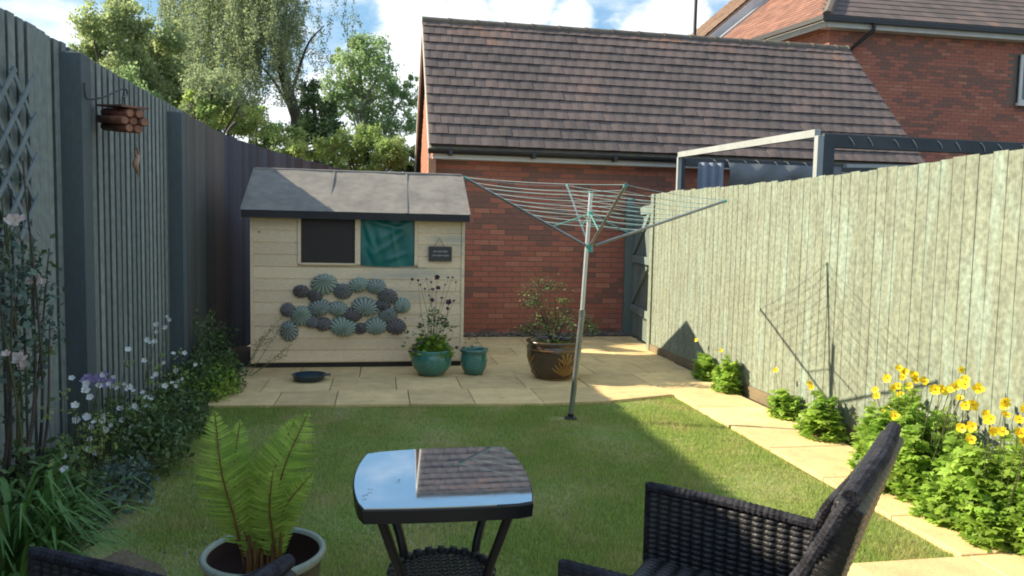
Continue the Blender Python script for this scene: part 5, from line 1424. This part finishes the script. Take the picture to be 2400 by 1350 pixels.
tag(npmesh('crown', leaves(P, rng.uniform(.04, .068, len(P)), .62, .1, droop=.8), 4, m_leafbi, bi_, tint=np.repeat(T, 4)), kind='stuff')
# right round tree
CR = [(840, 105, 40), (880, 120, 38), (810, 150, 38), (850, 170, 45), (900, 160, 34), (790, 200, 40), (870, 220, 50), (925, 200, 30), (820, 240, 45), (905, 250, 45), (950, 205, 24), (965, 240, 28), (775, 250, 34), (850, 290, 46), (940, 290, 36), (890, 310, 40), (968, 180, 14), (975, 275, 20), (795, 130, 20)]
tree('round_tree', 'fresh green rounded tree between the birch and the garage roof', (-.6, 40, -.1), clumps_px(CR, 40), 1350, .15, m_leafr, .28, barkm=m_barkp)
CD = [(735, 215, 30), (720, 260, 34), (760, 260, 38), (745, 305, 42), (785, 300, 34), (710, 320, 34), (770, 345, 34), (800, 340, 30)]
tree('dark_tree', 'dark dense tree beside the foot of the weeping birch', (-1.4, 18.4, -.1), clumps_px(CD, 18.4, .5), 7000, .085, m_leafd, .12)
CY = [(800, 330, 26), (860, 318, 24), (930, 370, 30), (770, 350, 26), (845, 335, 30), (880, 330, 34), (905, 360, 34), (850, 370, 36), (890, 390, 34), (820, 360, 26), (930, 345, 24), (800, 385, 22)]
tree('golden_shrub', 'golden yellow green shrub just above the shed roof', (-.1, 15, -.1), clumps_px(CY, 15, .4), 16000, .06, m_leafy, .06, cat='shrub')
CG = [(950, 370, 26), (965, 395, 24), (935, 395, 26), (975, 355, 18)]
tree('dark_shrub', 'dark green shrub at the left gable of the garage', (.6, 15.6, -.1), clumps_px(CG, 15.6, .3), 15000, .06, m_leafd, .06, cat='shrub')
CM = [(800, 395, 26), (770, 380, 26), (840, 410, 24), (745, 370, 20), (880, 415, 24)]
tree('low_shrub', 'olive dark shrub just behind the ridge of the shed', (-.9, 16.2, -.1), clumps_px(CM, 16.2, .3), 13000, .06, m_leafd, .06, cat='shrub')
CB = [(640, 300, 30), (700, 320, 30), (740, 350, 28), (600, 270, 26), (500, 255, 34), (470, 270, 32), (540, 275, 34), (580, 290, 36), (620, 310, 36), (560, 310, 34), (650, 335, 34), (690, 350, 30), (610, 340, 34), (720, 365, 24), (520, 300, 30), (660, 370, 30), (450, 235, 26), (700, 385, 26)]
CN = [(500, 258, 34), (470, 262, 30), (540, 250, 34), (575, 262, 32), (560, 290, 30), (520, 285, 32), (600, 285, 26), (455, 240, 26), (545, 232, 24), (590, 310, 26), (500, 300, 28), (480, 235, 22)]
tree('fence_shrub', 'pale green shrub leaning on the far side of the fence bend left of the shed', (-2.5, 11.5, -.1), clumps_px(CN, 11.4, .5), 15000, .045, m_leafy, .04, cat='shrub')
CN2 = [(470, 200, 34), (512, 188, 32), (552, 198, 30), (490, 228, 30), (532, 226, 30), (448, 178, 28), (575, 225, 24)]  # crown of a tree added to cast shade on the back patio
tree('added_shade_tree', 'thin crowned grey green tree added beyond the dark fence to shade the back patio', (-2.7, 12, -.1), clumps_px([(a, b, r * 1.25) for a, b, r in CN2], 11.9, .4) + clumps_px([(470, 215, 36), (510, 235, 36), (545, 215, 32), (500, 190, 30), (455, 250, 30), (560, 250, 28)], 11.0, .3), 8500, .045, m_leafbi, .04)
tree('hedge_shrub', 'bright yellow green leafy shrub spilling over the top of the fence', (-2.2, 14.2, -.1), clumps_px([c for c in CB if c[0] > 560], 14.2, .5), 12000, .055, m_leafy, .05, cat='shrub')
CB2 = [(400, 290, 40), (440, 300, 40), (350, 230, 40), (480, 330, 40), (300, 190, 40)]
tree('hedge_shrub', 'shadowy green shrub behind the near part of the left fence', (-4.4, 14.6, -.1), clumps_px(CB2, 14.6, .5), 8000, .06, m_leafr, .07, cat='shrub')
# dark stick poking over fence
sk = MB().tube(curve([atY(532, 312, 9.6), atY(543, 296, 9.6), atY(553, 287, 9.6)], 6) , .018, 6); tag(sk.build('broken_branch', m_bark), 'short dark broken branch poking above the bend of the fence', 'branch')
# far pale fence between shrubs and garage
ff = thing('far_fence', 'pale grey horizontal fence glimpsed left of the garage wall', 'fence', (.8, 19, 0))
for i in range(7): MB().box((-.5, 19, 1.9 + i * .17), (2.2, 19.03, 2.04 + i * .17)).build('slat', m_lilac, ff)
for xx in (-.5, .8, 2.1): MB().box((xx, 19.031, 0), (xx + .09, 19.1, 3.1)).build('post', m_lilac, ff)
# distant wood behind everything
P = []; 
for i in range(70): 
    x = -42 + i * 1.3 + random.uniform(-.5, .5); r = random.uniform(1.4, 2.4); c = np.array([x, 46 + random.uniform(-3, 3), random.uniform(1.2, 2.6)])
    P.append(c + rdir(260) * r * rng.uniform(.5, 1, (260, 1)) * np.array([1, 1, 1.1]))
P = np.concatenate(P); dw = npmesh('distant_trees', leaves(P, rng.uniform(.25, .45, len(P)), .7), 4, m_leafr, tint=ptint(len(P), 4)); tag(dw, 'far off mass of green trees on the skyline', 'trees', kind='stuff')
